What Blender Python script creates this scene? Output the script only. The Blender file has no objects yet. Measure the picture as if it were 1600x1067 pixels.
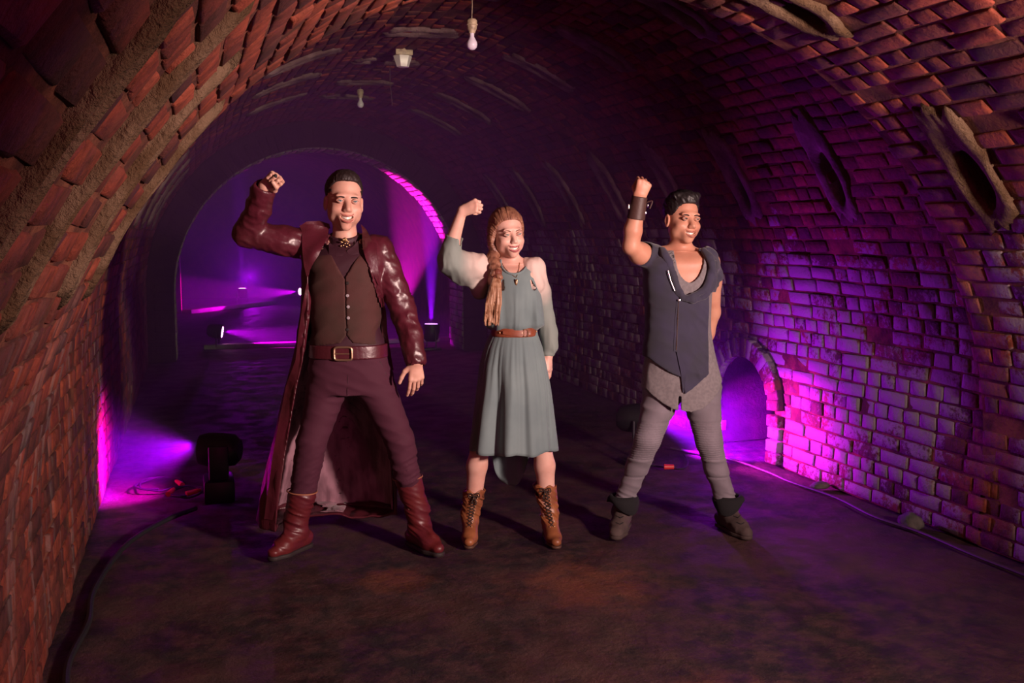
import bpy, bmesh, math, random
import numpy as np
from mathutils import Vector, Matrix, noise as mnoise
from mathutils.bvhtree import BVHTree
from mathutils.geometry import delaunay_2d_cdt
random.seed(7); np.random.seed(7)
R_ = math.radians
scn = bpy.context.scene
COL = scn.collection

# ---------------------------------------------------------------- camera
CH = 1.53
PITCH = math.atan((533.5 - 365) / 1556)
YAW = math.atan((800 - 300) / 1556 * math.cos(PITCH))
cam_d = bpy.data.cameras.new('camera'); cam = bpy.data.objects.new('camera', cam_d); COL.objects.link(cam)
cam.location = (0, 0, CH); cam.rotation_euler = (math.pi / 2 - PITCH, 0, -YAW)
cam_d.lens = 35; cam_d.sensor_width = 36; cam_d.clip_start = .05
scn.camera = cam

# ---------------------------------------------------------------- world, exposure, key light
scn.view_settings.view_transform = 'Standard'; scn.view_settings.look = 'None'
scn.view_settings.gamma = 1; scn.view_settings.use_curve_mapping = False
scn.view_settings.exposure = 0.0
w = bpy.data.worlds.new('world'); scn.world = w; w.use_nodes = True
w.node_tree.nodes['Background'].inputs[0].default_value = (.35, .05, .3, 1)
w.node_tree.nodes['Background'].inputs[1].default_value = .02
scn.cycles.volume_bounces = 0
scn.cycles.max_bounces = 5; scn.cycles.diffuse_bounces = 2; scn.cycles.glossy_bounces = 2
scn.cycles.volume_step_rate = 4; scn.cycles.volume_max_steps = 64
scn.cycles.sample_clamp_indirect = 3

def area_light(name, loc, to, size, energy, col):
    l = bpy.data.lights.new(name, 'AREA'); l.shape = 'DISK'; l.size = size; l.energy = energy; l.color = col
    o = bpy.data.objects.new(name, l); COL.objects.link(o); o.location = loc
    o.rotation_euler = (Vector(to) - Vector(loc)).to_track_quat('-Z', 'Y').to_euler()
    return o
def spot_light(name, loc, to, energy, col, deg, blend=.3, r=.03):
    l = bpy.data.lights.new(name, 'SPOT'); l.energy = energy; l.color = col; l.spot_size = R_(deg); l.spot_blend = blend
    l.shadow_soft_size = r
    o = bpy.data.objects.new(name, l); COL.objects.link(o); o.location = loc
    o.rotation_euler = (Vector(to) - Vector(loc)).to_track_quat('-Z', 'Y').to_euler()
    return o
KEY = area_light('key_softbox', (3.0, .25, 1.70), (.85, 4.7, 2.15), .34, 128, (1.0, .71, .64))
KEY.data.spread = R_(102)
AMB = area_light('added_magenta_fill', (1.4, -2.3, 2.0), (1.6, 5, 1.5), .8, 19, (1.0, .02, .36))  # added fill that tints the shadows, no known lamp stands here
MAG = (.75, .0, 1.0); VIO = (.36, .0, 1.0); PNK = (1.0, .0, .62)

# ---------------------------------------------------------------- helpers
def link(o, parent=None):
    COL.objects.link(o)
    if parent is not None: o.parent = parent
    return o
def empty(name, loc=(0, 0, 0), rz=0):
    o = bpy.data.objects.new(name, None); COL.objects.link(o); o.location = loc; o.rotation_euler = (0, 0, rz)
    o.empty_display_size = .1
    return o
def tag(o, label=None, cat=None, group=None, kind=None):
    if label: o['label'] = label
    if cat: o['category'] = cat
    if group: o['group'] = group
    if kind: o['kind'] = kind
    return o
def mesh_np(name, V, Q, smooth=True):
    me = bpy.data.meshes.new(name)
    V = np.asarray(V, np.float32); Q = np.asarray(Q, np.int32); n = Q.shape[1]
    me.vertices.add(len(V)); me.vertices.foreach_set('co', V.ravel())
    me.loops.add(Q.size); me.loops.foreach_set('vertex_index', Q.ravel())
    me.polygons.add(len(Q)); me.polygons.foreach_set('loop_start', np.arange(0, Q.size, n, dtype=np.int32))
    me.update(calc_edges=True); me.validate()
    me.polygons.foreach_set('use_smooth', np.full(len(me.polygons), smooth, dtype=bool))
    return me
def obj(name, me, mat, parent=None):
    if mat is not None:
        me.materials.clear(); me.materials.append(mat)
    return link(bpy.data.objects.new(name, me), parent)

class MB:
    """collects plain shapes, then links them as one mesh"""
    def __init__(s): s.bm = bmesh.new()
    def box(s, c, d, rot=None, bev=0):
        M = Matrix.Translation(c) @ (rot.to_4x4() if rot is not None else Matrix.Identity(4)) @ Matrix.Diagonal((d[0], d[1], d[2], 1))
        r = bmesh.ops.create_cube(s.bm, size=1, matrix=M)
        if bev:
            es = list({e for v in r['verts'] for e in v.link_edges})
            bmesh.ops.bevel(s.bm, geom=es, offset=bev, segments=2, affect='EDGES', profile=.5)
        return s
    def cyl(s, a, b, r0, r1=None, n=20, caps=True):
        a = Vector(a); b = Vector(b); r1 = r0 if r1 is None else r1
        q = (b - a).to_track_quat('Z', 'Y')
        M = Matrix.Translation((a + b) / 2) @ q.to_matrix().to_4x4()
        bmesh.ops.create_cone(s.bm, cap_ends=caps, segments=n, radius1=r0, radius2=r1, depth=(b - a).length, matrix=M)
        return s
    def sph(s, c, r, n=16, sc=(1, 1, 1), rot=None):
        M = Matrix.Translation(c) @ (rot.to_4x4() if rot is not None else Matrix.Identity(4)) @ Matrix.Diagonal((sc[0], sc[1], sc[2], 1))
        bmesh.ops.create_uvsphere(s.bm, u_segments=n, v_segments=max(8, n // 2), radius=r, matrix=M)
        return s
    def lathe(s, prof, c=(0, 0, 0), axis=None, n=24):
        q = Vector(axis if axis else (0, 0, 1)).to_track_quat('Z', 'Y'); c = Vector(c)
        rings = []
        for r, z in prof:
            rings.append([s.bm.verts.new(c + q @ Vector((r * math.cos(2 * math.pi * i / n), r * math.sin(2 * math.pi * i / n), z))) for i in range(n)])
        for A, B in zip(rings, rings[1:]):
            for i in range(n): s.bm.faces.new((A[i], A[(i + 1) % n], B[(i + 1) % n], B[i]))
        return s
    def tube(s, pts, r, n=8):
        pts = [Vector(p) for p in pts]; rr = r if isinstance(r, (list, tuple)) else [r] * len(pts)
        rings = []; up = Vector((0, 0, 1)); prev = None
        for i, p in enumerate(pts):
            t = (pts[min(i + 1, len(pts) - 1)] - pts[max(i - 1, 0)]).normalized()
            u = up if prev is None else prev
            u = (u - t * u.dot(t))
            if u.length < 1e-4: u = Vector((1, 0, 0)) - t * t.x
            u.normalize(); v = t.cross(u); prev = u
            rings.append([s.bm.verts.new(p + (u * math.cos(a) + v * math.sin(a)) * rr[i]) for a in [2 * math.pi * k / n for k in range(n)]])
        for A, B in zip(rings, rings[1:]):
            for k in range(n): s.bm.faces.new((A[k], A[(k + 1) % n], B[(k + 1) % n], B[k]))
        s.bm.faces.new(list(reversed(rings[0]))); s.bm.faces.new(rings[-1])
        return s
    def build(s, name, mat, parent=None, smooth=True):
        me = bpy.data.meshes.new(name)
        bmesh.ops.recalc_face_normals(s.bm, faces=s.bm.faces)
        s.bm.to_mesh(me); s.bm.free()
        for p in me.polygons: p.use_smooth = smooth
        o = obj(name, me, mat, parent)
        if smooth:
            try: me.set_sharp_from_angle(angle=R_(40))
            except Exception: pass
        return o

def spline(pts, n):
    """Catmull-Rom through the points"""
    P = [np.array(p, float) for p in pts]; P = [2 * P[0] - P[1]] + P + [2 * P[-1] - P[-2]]
    out = []
    for i in range(1, len(P) - 2):
        for t in np.linspace(0, 1, n, endpoint=False):
            a, b, c, d = P[i - 1:i + 3]
            out.append(.5 * ((2 * b) + (-a + c) * t + (2 * a - 5 * b + 4 * c - d) * t * t + (-a + 3 * b - 3 * c + d) * t ** 3))
    out.append(P[-2]); return [tuple(o) for o in out]

# ---------------------------------------------------------------- materials
def mat(name, col, rough=.7, metal=0, bump=None, var=None, emit=None, sheen=0, spec=.5, coat=0, coords='Object'):
    """bump=(scale, strength, distance[, stretch]); var=(scale, other colour, lo, hi)"""
    m = bpy.data.materials.new(name); m.use_nodes = True; nt = m.node_tree; N = nt.nodes; L = nt.links
    b = N['Principled BSDF']
    b.inputs['Base Color'].default_value = (*col, 1); b.inputs['Roughness'].default_value = rough
    b.inputs['Metallic'].default_value = metal; b.inputs['Specular IOR Level'].default_value = spec
    if coat: b.inputs['Coat Weight'].default_value = coat; b.inputs['Coat Roughness'].default_value = .3
    if sheen: b.inputs['Sheen Weight'].default_value = sheen; b.inputs['Sheen Roughness'].default_value = .5
    tc = N.new('ShaderNodeTexCoord'); src = tc.outputs[coords]
    if bump:
        mp = N.new('ShaderNodeMapping'); L.new(src, mp.inputs[0])
        if len(bump) > 3: mp.inputs['Scale'].default_value = bump[3]
        n = N.new('ShaderNodeTexNoise'); n.inputs['Scale'].default_value = bump[0]; n.inputs['Detail'].default_value = 4; L.new(mp.outputs[0], n.inputs[0])
        bp = N.new('ShaderNodeBump'); bp.inputs['Strength'].default_value = bump[1]; bp.inputs['Distance'].default_value = bump[2]
        L.new(n.outputs[0], bp.inputs['Height']); L.new(bp.outputs[0], b.inputs['Normal'])
    if var:
        mp = N.new('ShaderNodeMapping'); L.new(src, mp.inputs[0])
        if len(var) > 4: mp.inputs['Scale'].default_value = var[4]
        n = N.new('ShaderNodeTexNoise'); n.inputs['Scale'].default_value = var[0]; n.inputs['Detail'].default_value = 3; L.new(mp.outputs[0], n.inputs[0])
        r = N.new('ShaderNodeMapRange'); r.inputs[1].default_value = var[2]; r.inputs[2].default_value = var[3]; L.new(n.outputs[0], r.inputs[0])
        mx = N.new('ShaderNodeMix'); mx.data_type = 'RGBA'; mx.inputs[6].default_value = (*col, 1); mx.inputs[7].default_value = (*var[1], 1)
        L.new(r.outputs[0], mx.inputs[0]); L.new(mx.outputs[2], b.inputs['Base Color'])
    if emit:
        b.inputs['Emission Color'].default_value = (*emit[0], 1); b.inputs['Emission Strength'].default_value = emit[1]
    return m

class NT:
    """short-hand for a bigger node material"""
    def __init__(s, name):
        s.m = bpy.data.materials.new(name); s.m.use_nodes = True; s.N = s.m.node_tree.nodes; s.L = s.m.node_tree.links
        s.b = s.N['Principled BSDF']
    def new(s, t, **k):
        n = s.N.new(t)
        for a, v in k.items(): setattr(n, a, v)
        return n
    def put(s, i, v):
        if hasattr(v, 'is_output'): s.L.new(v, i)
        else: i.default_value = v
    def math(s, op, a, b=0.0, clamp=False):
        n = s.new('ShaderNodeMath', operation=op, use_clamp=clamp); s.put(n.inputs[0], a); s.put(n.inputs[1], b); return n.outputs[0]
    def noise(s, vec, scale, detail=3, rough=.5):
        n = s.new('ShaderNodeTexNoise'); s.L.new(vec, n.inputs[0]); n.inputs['Scale'].default_value = scale
        n.inputs['Detail'].default_value = detail; n.inputs['Roughness'].default_value = rough; return n.outputs[0]
    def rng(s, v, a, b, c=0., d=1.):
        n = s.new('ShaderNodeMapRange', interpolation_type='SMOOTHSTEP'); s.put(n.inputs[0], v)
        n.inputs[1].default_value = a; n.inputs[2].default_value = b; n.inputs[3].default_value = c; n.inputs[4].default_value = d; return n.outputs[0]
    def mix(s, f, a, b, mode='MIX'):
        n = s.new('ShaderNodeMix', data_type='RGBA', blend_type=mode); s.put(n.inputs[0], f)
        s.put(n.inputs[6], (*a, 1) if isinstance(a, tuple) else a); s.put(n.inputs[7], (*b, 1) if isinstance(b, tuple) else b); return n.outputs[2]
    def bump(s, h, strength, dist):
        n = s.new('ShaderNodeBump'); s.put(n.inputs['Height'], h); n.inputs['Strength'].default_value = strength; n.inputs['Distance'].default_value = dist
        s.L.new(n.outputs[0], s.b.inputs['Normal'])

def brick_material():
    t = NT('old_brick'); g = t.new('ShaderNodeNewGeometry'); pos = g.outputs['Position']
    sx = t.new('ShaderNodeSeparateXYZ'); t.L.new(pos, sx.inputs[0]); X, Y, Z = sx.outputs
    at = t.new('ShaderNodeAttribute', attribute_name='tone'); oi = t.new('ShaderNodeObjectInfo')
    tone = t.math('FRACT', t.math('ADD', at.outputs['Fac'], oi.outputs['Random']))
    cr = t.new('ShaderNodeValToRGB'); t.L.new(tone, cr.inputs[0]); e = cr.color_ramp.elements
    e[0].color = (.065, .017, .014, 1); e[1].color = (.25, .050, .024, 1)
    for p, c in ((.3, (.12, .021, .014, 1)), (.55, (.185, .031, .016, 1)), (.8, (.215, .040, .019, 1))):
        k = e.new(p); k.color = c
    n1 = t.noise(pos, 22, 5, .65); n2 = t.noise(pos, 3.2, 3)
    c = t.mix(t.rng(n1, .35, .75), cr.outputs[0], t.mix(1.0, cr.outputs[0], (.42, .38, .38), 'MULTIPLY'))
    c = t.mix(t.rng(n2, .5, .72, 0, .6), c, (.06, .024, .020))
    # remains of whitewash, low on the right wall and scattered above it
    low = t.math('MULTIPLY', t.rng(X, 2.9, 3.5), t.rng(Z, 2.0, 1.25))
    nw = t.noise(pos, 2.3, 3, .55); nf = t.noise(pos, 30, 4, .7)
    v = t.math('ADD', t.math('MULTIPLY', low, .62), t.math('MULTIPLY', t.math('SUBTRACT', nw, .5), 1.5))
    v = t.math('ADD', v, t.math('MULTIPLY', t.math('SUBTRACT', tone, .5), .30))
    v = t.math('ADD', v, t.math('MULTIPLY', t.math('SUBTRACT', nf, .5), .9))
    wash = t.math('MULTIPLY', t.rng(v, .46, .66), .88)
    # bare red strip where the two vaults meet
    strip = t.math('MULTIPLY', t.rng(Y, 3.58, 3.68), t.rng(Y, 4.02, 3.9))
    wash = t.math('MULTIPLY', wash, t.math('SUBTRACT', 1.0, t.math('MULTIPLY', strip, .85)))
    c = t.mix(wash, c, (.235, .20, .225))
    # grey lime runs on the left wall
    mp = t.new('ShaderNodeMapping'); mp.inputs['Scale'].default_value = (3, 7, 1.1); t.L.new(pos, mp.inputs[0])
    ns = t.noise(mp.outputs[0], 1.0, 4, .6)
    lf = t.math('MULTIPLY', t.rng(X, .1, -.4), t.math('MULTIPLY', t.rng(ns, .5, .68), t.rng(Z, 1.6, .9)))
    c = t.mix(t.math('MULTIPLY', lf, .55), c, (.20, .15, .14))
    t.L.new(c, t.b.inputs['Base Color'])
    t.b.inputs['Roughness'].default_value = .82; t.b.inputs['Specular IOR Level'].default_value = .35
    t.bump(t.math('ADD', t.noise(pos, 60, 5, .7), t.math('MULTIPLY', t.noise(pos, 14, 3), 1.5)), .9, .008)
    return t.m
def mortar_material(name, c1, c2, bump=.01):
    t = NT(name); g = t.new('ShaderNodeNewGeometry'); pos = g.outputs['Position']
    c = t.mix(t.rng(t.noise(pos, 6, 4, .6), .35, .7), c1, c2)
    t.L.new(c, t.b.inputs['Base Color']); t.b.inputs['Roughness'].default_value = .95; t.b.inputs['Specular IOR Level'].default_value = .2
    t.bump(t.noise(pos, 45, 5, .7), 1.0, bump)
    return t.m
def floor_material():
    t = NT('packed_earth_floor'); g = t.new('ShaderNodeNewGeometry'); pos = g.outputs['Position']
    c = t.mix(t.rng(t.noise(pos, 9, 6, .7), .38, .66), (.014, .008, .009), (.066, .027, .026))
    c = t.mix(t.rng(t.noise(pos, 1.1, 3, .6), .42, .66, 0, .7), c, (.085, .036, .030))
    # two rust stains in front of the people
    for cx, cy, r in ((1.62, 3.95, .42), (1.62, 2.75, .30), (.80, 4.25, .22), (1.1, 2.8, .3)):
        vd = t.new('ShaderNodeVectorMath', operation='DISTANCE'); t.L.new(pos, vd.inputs[0]); vd.inputs[1].default_value = (cx, cy, 0)
        d = t.math('ADD', vd.outputs['Value'], t.math('MULTIPLY', t.math('SUBTRACT', t.noise(pos, 7, 5, .7), .5), r * 2.2))
        c = t.mix(t.rng(d, r, 0, 0, .7), c, (.20, .058, .028))
    sp = t.rng(t.noise(pos, 130, 2, .5), .72, .78)
    c = t.mix(t.math('MULTIPLY', sp, .5), c, (.30, .22, .18))
    t.L.new(c, t.b.inputs['Base Color'])
    t.L.new(t.rng(t.noise(pos, 5, 3), .4, .65, .55, .85), t.b.inputs['Roughness']); t.b.inputs['Specular IOR Level'].default_value = .4
    t.bump(t.math('ADD', t.noise(pos, 34, 6, .72), t.math('MULTIPLY', t.noise(pos, 6, 3), 1.2)), .8, .02)
    return t.m
M_BRICK = brick_material()
M_MORTAR = mortar_material('lime_mortar', (.06, .020, .016), (.20, .070, .040))
M_PATCH = mortar_material('grey_render_patch', (.085, .045, .022), (.17, .105, .065), .02)
M_FLOOR = floor_material()
M_PATCH2 = mortar_material('pinkish_render_patch', (.12, .07, .065), (.24, .16, .155), .015)
M_SHADED_BRICK = mortar_material('shaded_brick', (.016, .007, .008), (.040, .016, .016), .01)  # shade of the far arch and passage put into the brick colour
M_BLACK = mat('black_plastic', (.012, .012, .014), .45, bump=(200, .2, .002))
M_CABLE = mat('black_rubber', (.010, .010, .011), .6, bump=(90, .3, .002))
M_CABLE2 = mat('grey_rubber', (.05, .032, .032), .6, bump=(90, .3, .002))
M_RED = mat('red_plastic', (.7, .04, .05), .4, bump=(60, .1, .001))
M_METAL = mat('dark_metal', (.06, .06, .065), .4, .8, bump=(120, .2, .001))
M_CREAM = mat('yellowed_ceramic', (.55, .42, .28), .5, bump=(70, .2, .002), var=(40, (.25, .18, .12), .4, .7))
M_GLASSW = mat('frosted_bulb_glass', (.82, .74, .86), .18, bump=(30, .03, .001))
M_SHADE = mat('white_glass_shade', (.85, .78, .76), .35, bump=(30, .05, .001))

# ---------------------------------------------------------------- tunnel
CX = 1.55
NEAR = dict(z0=.45, R=2.09); FAR = dict(z0=.80, R=2.10)
YE = 3.85           # where the low near vault ends
Y0, Y1 = -2.6, 12.5
RIBR = 1.78
def prof_len(zn): return 2 * zn['z0'] + math.pi * zn['R']
def relief(s, y): return .018 * mnoise.noise(Vector((s * .9, y * .9, 3))) + .008 * mnoise.noise(Vector((s * 3.3, y * 3.3, 9)))
def prof(s, zn):
    """point and inward normal of the vault's section at length s from the left floor edge"""
    z0, R = zn['z0'], zn['R']; L = prof_len(zn)
    if s < z0: return CX - R, s, 1., 0.
    if s > L - z0: return CX + R, L - s, -1., 0.
    a = (s - z0) / R
    return CX - R * math.cos(a), z0 + R * math.sin(a), math.cos(a), -math.sin(a)
def surf(s, y, d, zn):
    x, z, nx, nz = prof(s, zn); d += relief(s, y)
    return Vector((x + nx * d, y, z + nz * d))
def region(s, zn):
    x, z, nx, nz = prof(s, zn); a = math.degrees(math.atan2(x - CX, z - zn['z0']))
    if s < zn['z0'] or a < -48: return 'wall_left'
    if s > prof_len(zn) - zn['z0'] or a > 48: return 'wall_right'
    return 'ceiling'
def s_of_angle(deg, zn): return zn['z0'] + zn['R'] * (R_(deg) + math.pi / 2)
# air slots: (angle, y, half length along the arc, half width along y, zone)
SLOTS = []
for k, y in enumerate((1.5, 2.5, 3.46)): SLOTS.append((49, y, .31, .12, NEAR))
for y in (4.74, 5.72, 6.70, 7.72, 8.75, 9.8, 10.8): SLOTS.append((58, y, .32, .11, FAR))
for y, q in ((1.38, .05), (1.97, .04), (2.62, .045), (3.3, .05)): SLOTS.append((-54, y, .34, q, NEAR))
for y in (4.45, 5.45, 6.45, 7.5, 8.6, 9.7, 10.8): SLOTS.append((-58, y, .33, .11, FAR))
for y in (2.45, 3.48): SLOTS.append((19, y, .26, .11, NEAR))
for y in (4.86, 5.90, 6.95, 8.03, 9.1, 10.2): SLOTS.append((25, y, .27, .10, FAR))
for y in (5.86, 7.25, 8.45, 9.6): SLOTS.append((-22, y, .27, .10, FAR))
for y in (5.62, 6.76, 8.0, 9.1, 10.2): SLOTS.append((-1, y, .24, .10, FAR))
NICHE = (5.70, 6.42)     # opening at the foot of the right wall
def niche_half(z):       # arch of the opening
    return 0
def in_niche(y, z, m=0.):
    yc = sum(NICHE) / 2; hw = (NICHE[1] - NICHE[0]) / 2 + m
    zs = .36
    if z < zs: return abs(y - yc) < hw
    return ((y - yc) / hw) ** 2 + ((z - zs) / (.33 + m)) ** 2 < 1
def slot_hit(s, y, zn, m=1.0):
    for a, yy, hs, hy, z in SLOTS:
        if z is zn:
            ds = (s - s_of_angle(a, zn)) / hs; dy = (y - yy) / hy
            if abs(ds) < 3 and (ds ** 4 + dy ** 4) < m: return True
    return False

struct = {}
def shells():
    for nm in ('wall_left', 'wall_right', 'ceiling'):
        bm = bmesh.new()
        for zn, ya, yb in ((NEAR, Y0, YE), (FAR, YE, Y1), (FAR, Y1, 25.0)):
            L = prof_len(zn); cs = .055; 
            fine = yb < 20
            ns = int(L / (cs if fine else .2)); ny = int((yb - ya) / (cs if fine else .4)) + 1
            grid = {}
            for i in range(ns):
                sc = L * (i + .5) / ns
                if region(sc, zn) != nm: continue
                for j in range(ny):
                    yc = ya + (yb - ya) * (j + .5) / ny
                    if slot_hit(sc, yc, zn, .35): continue
                    if nm == 'wall_right' and zn is FAR and in_niche(yc, L - sc, .01) and sc > L - zn['z0']: continue
                    q = []
                    for a, b in ((i, j), (i, j + 1), (i + 1, j + 1), (i + 1, j)):
                        if (a, b) not in grid:
                            grid[(a, b)] = bm.verts.new(surf(L * a / ns, ya + (yb - ya) * b / ny, 0, zn))
                        q.append(grid[(a, b)])
                    bm.faces.new(q)
        # the face where the lower near vault stops
        n = 150
        for i in range(n):
            t0, t1 = i / n, (i + 1) / n
            if region((t0 + t1) / 2 * prof_len(NEAR), NEAR) != nm: continue
            p = [surf(t * prof_len(NEAR), YE, 0, NEAR) for t in (t0, t1)] + [surf(t * prof_len(FAR), YE, -.02, FAR) for t in (t1, t0)]
            bm.faces.new([bm.verts.new(v) for v in p])
        me = bpy.data.meshes.new(nm); bm.to_mesh(me); bm.free()
        for p in me.polygons: p.use_smooth = True
        struct[nm] = tag(obj(nm, me, M_MORTAR), kind='structure')
    tag(struct['wall_left'], 'curved red brick wall on the left, warmly lit')
    tag(struct['wall_right'], 'curved brick wall on the right with flaking whitewash')
    tag(struct['ceiling'], 'dark brick barrel vault overhead with air slots')

# one brick: 4 x 4 front points, rounded and worn, 45 quads at most
def brick_geo(ls, ly, rnd):
    """local axes: x along y of the tunnel, y along the arc, z into the room"""
    hx, hy = ly / 2, ls / 2; V = []; F = []
    g = (-1, -.86, .86, 1)
    for j in range(4):
        for i in range(4):
            ex = i in (0, 3); ey = j in (0, 3)
            z = .0 - (.004 if ex else 0) - (.004 if ey else 0) + rnd.uniform(-.0022, .0022)
            if ex and ey: z -= rnd.uniform(.0, .007)
            V.append((g[i] * hx * (.97 if ex and ey else 1) + rnd.uniform(-.003, .003), g[j] * hy * (.95 if ex and ey else 1) + rnd.uniform(-.003, .003), z))
    for j in range(3):
        for i in range(3): F.append((j * 4 + i, j * 4 + i + 1, j * 4 + i + 5, j * 4 + i + 4))
    ring = [0, 1, 2, 3, 7, 11, 15, 14, 13, 12, 8, 4]
    b = len(V)
    for k in ring: V.append((V[k][0] * 1.02, V[k][1] * 1.02, -.05))
    for k in range(12): F.append((ring[(k + 1) % 12], ring[k], b + k, b + (k + 1) % 12))
    return V, F

Fv = Vector((math.sin(YAW) * math.cos(PITCH), math.cos(YAW) * math.cos(PITCH), -math.sin(PITCH)))
Rv = Vector((math.cos(YAW), -math.sin(YAW), 0)); Uv = Rv.cross(Fv)
def ray(px, py): return Fv + Rv * ((px - 800) / 1556) - Uv * ((py - 533.5) / 1556)
def proj(p):
    v = Vector(p) - Vector((0, 0, CH)); w_ = v.dot(Fv)
    return (800 + 1556 * v.dot(Rv) / w_, 533.5 - 1556 * v.dot(Uv) / w_, w_) if w_ > .05 else (0, 0, -1)

def bricks():
    rnd = random.Random(3); todo = {'wall_left': [], 'wall_right': [], 'ceiling': []}
    for zn, ya, yb in ((NEAR, .35, YE), (FAR, YE + .01, Y1)):
        L = prof_len(zn); nc = int(L / .083); ch = L / nc
        for c in range(nc):
            s = (c + .5) * ch; y = ya - rnd.uniform(0, .2); nm = region(s, zn); mode = c % 2
            run = 0
            while y < yb:
                if rnd.random() < .25: mode = 1 - mode
                ln = .225 if mode else .112
                ln *= rnd.uniform(.93, 1.06)
                if zn is NEAR and yb - y < ln + .05: ln = (yb - y) + rnd.uniform(-.05, .015); 
                if ln < .05: break
                yc = y + ln / 2; y += ln + .011
                if slot_hit(s, yc, zn, 1.05): continue
                z = L - s
                if nm == 'wall_right' and zn is FAR and s > L - zn['z0'] and in_niche(yc, z, .05): continue
                if rnd.random() < .012: continue
                proud = rnd.choice((.005, .006, .007, .009)) + rnd.uniform(-.0015, .0015)
                if rnd.random() < .05: proud += rnd.uniform(-.012, .012)
                a = (s - zn['z0']) / zn['R']
                p = surf(s, yc, proud, zn); x_, z_, nx, nz = prof(s, zn)
                if z_ < .03: continue
                px, py, w_ = proj(p)
                area = 0
                if w_ > 0 and -60 < px < 1660 and -60 < py < 1130:
                    view = (Vector((0, 0, CH)) - p).normalized()
                    area = ln * (ch - .01) * max(0, view.x * nx + view.z * nz) / w_ ** 2
                n = Vector((nx, 0, nz)); yy = Vector((0, 1, 0)); t = n.cross(yy)
                M = Matrix((yy.to_4d(), t.to_4d(), n.to_4d(), (0, 0, 0, 1))).transposed()
                for q in range(3): M[q][3] = p[q]; M[3][q] = 0
                M = M @ Matrix.Rotation(rnd.uniform(-.03, .03), 4, 'Z') @ Matrix.Rotation(rnd.uniform(-.03, .03), 4, 'X') @ Matrix.Rotation(rnd.uniform(-.012, .012), 4, 'Y')
                todo[nm].append((area, M, ln, ch - .011 + rnd.uniform(-.004, .003)))
    variants = {}
    for k in range(10):
        for kind, ln in ((0, .112), (1, .225)):
            V, F = brick_geo(.072, ln, rnd); me = bpy.data.meshes.new('brick'); me.from_pydata(V, [], F)
            for p in me.polygons: p.use_smooth = True
            me.materials.append(M_BRICK); variants[(kind, k)] = me
    for nm, lst in todo.items():
        lst.sort(key=lambda q: -q[0]); root = struct[nm]
        for i, (ar, M, ln, ls) in enumerate(lst[:300]):
            kind = int(ln > .165); o = bpy.data.objects.new('brick', variants[(kind, rnd.randrange(10))])
            COL.objects.link(o); o.parent = root
            o.matrix_local = M @ Matrix.Diagonal((ln / (.225 if kind else .112), ls / .072, 1, 1))
        AV = []; AF = []; T = []
        for ar, M, ln, ls in lst[300:]:
            kind = int(ln > .165); V, F = brick_geo(ls, ln, rnd); b = len(AV)
            AV += [tuple(M @ Vector(v)) for v in V]; AF += [tuple(b + q for q in f) for f in F]; T += [rnd.random()] * len(V)
        me = mesh_np('brickwork', AV, AF); a = me.attributes.new('tone', 'FLOAT', 'POINT'); a.data.foreach_set('value', np.array(T, np.float32))
        tag(obj('brickwork', me, M_BRICK, root), kind='stuff')

def slots():
    rnd = random.Random(5)
    for a, yy, hs, hy, zn in SLOTS:
        s0 = s_of_angle(a, zn); n = 40; nm = region(s0, zn)
        ph = [rnd.uniform(0, 6.28) for _ in range(4)]
        rings = []
        # (scale s, scale y, depth, superellipse power)
        spec = ((1.08, 1.10, -.03, 4), (1.05, 1.06, .012, 4), (.98, .95, .024, 3.5), (.78, .76, .026, 3), (.58, .58, .018, 2.4), (.50, .45, .004, 2), (.48, .40, -.05, 2), (.42, .34, -.18, 2))
        V = []; F = []
        for ks, ky, d, pw in spec:
            for i in range(n):
                t = 2 * math.pi * i / n; c, sn = math.cos(t), math.sin(t)
                rr = (abs(c) ** pw + abs(sn) ** pw) ** (-1 / pw)
                rag = 1 + (.045 * math.sin(5 * t + ph[0]) + .06 * math.sin(9 * t + ph[1]) + .05 * math.sin(17 * t + ph[2])) * (1 if ks > .9 else .3)
                off = (-.26 if ks < .59 else -.10 if ks < .8 else 0) * hs
                dd = d + (.006 * mnoise.noise(Vector((c * 3 * ks, sn * 3 * ks, s0 + yy))) if d > 0 else 0)
                sgn = 1 if a > 0 else -1
                V.append(surf(s0 + sgn * (-off) + hs * ks * rr * c * (rag if ks > .9 else 1), yy + hy * ky * rr * sn * rag, dd, zn))
        for r in range(len(spec) - 1):
            for i in range(n):
                F.append((r * n + i, r * n + (i + 1) % n, (r + 1) * n + (i + 1) % n, (r + 1) * n + i))
        me = bpy.data.meshes.new('air_slot'); me.from_pydata([tuple(v) for v in V], [], F + [tuple((len(spec) - 1) * n + i for i in range(n))])
        for p in me.polygons: p.use_smooth = True
        obj('air_slot', me, M_PATCH if zn is NEAR else M_PATCH2, struct[nm])

def floor():
    nx, ny = 110, 300; xs = np.linspace(-.75, 5.2, nx); ys = np.concatenate([np.linspace(-2.6, 8, 220), np.linspace(8.2, 25, ny - 220)])
    V = []; 
    for y in ys:
        for x in xs:
            z = .012 * mnoise.noise(Vector((x * 1.7, y * 1.7, 0))) + .004 * mnoise.noise(Vector((x * 9, y * 9, 4))) - .012
            V.append((x, y, z))
    Q = [(j * nx + i, j * nx + i + 1, (j + 1) * nx + i + 1, (j + 1) * nx + i) for j in range(ny - 1) for i in range(nx - 1)]
    tag(obj('floor', mesh_np('floor', V, Q), M_FLOOR), 'dark uneven earth floor with rusty stains', kind='structure')

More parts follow.
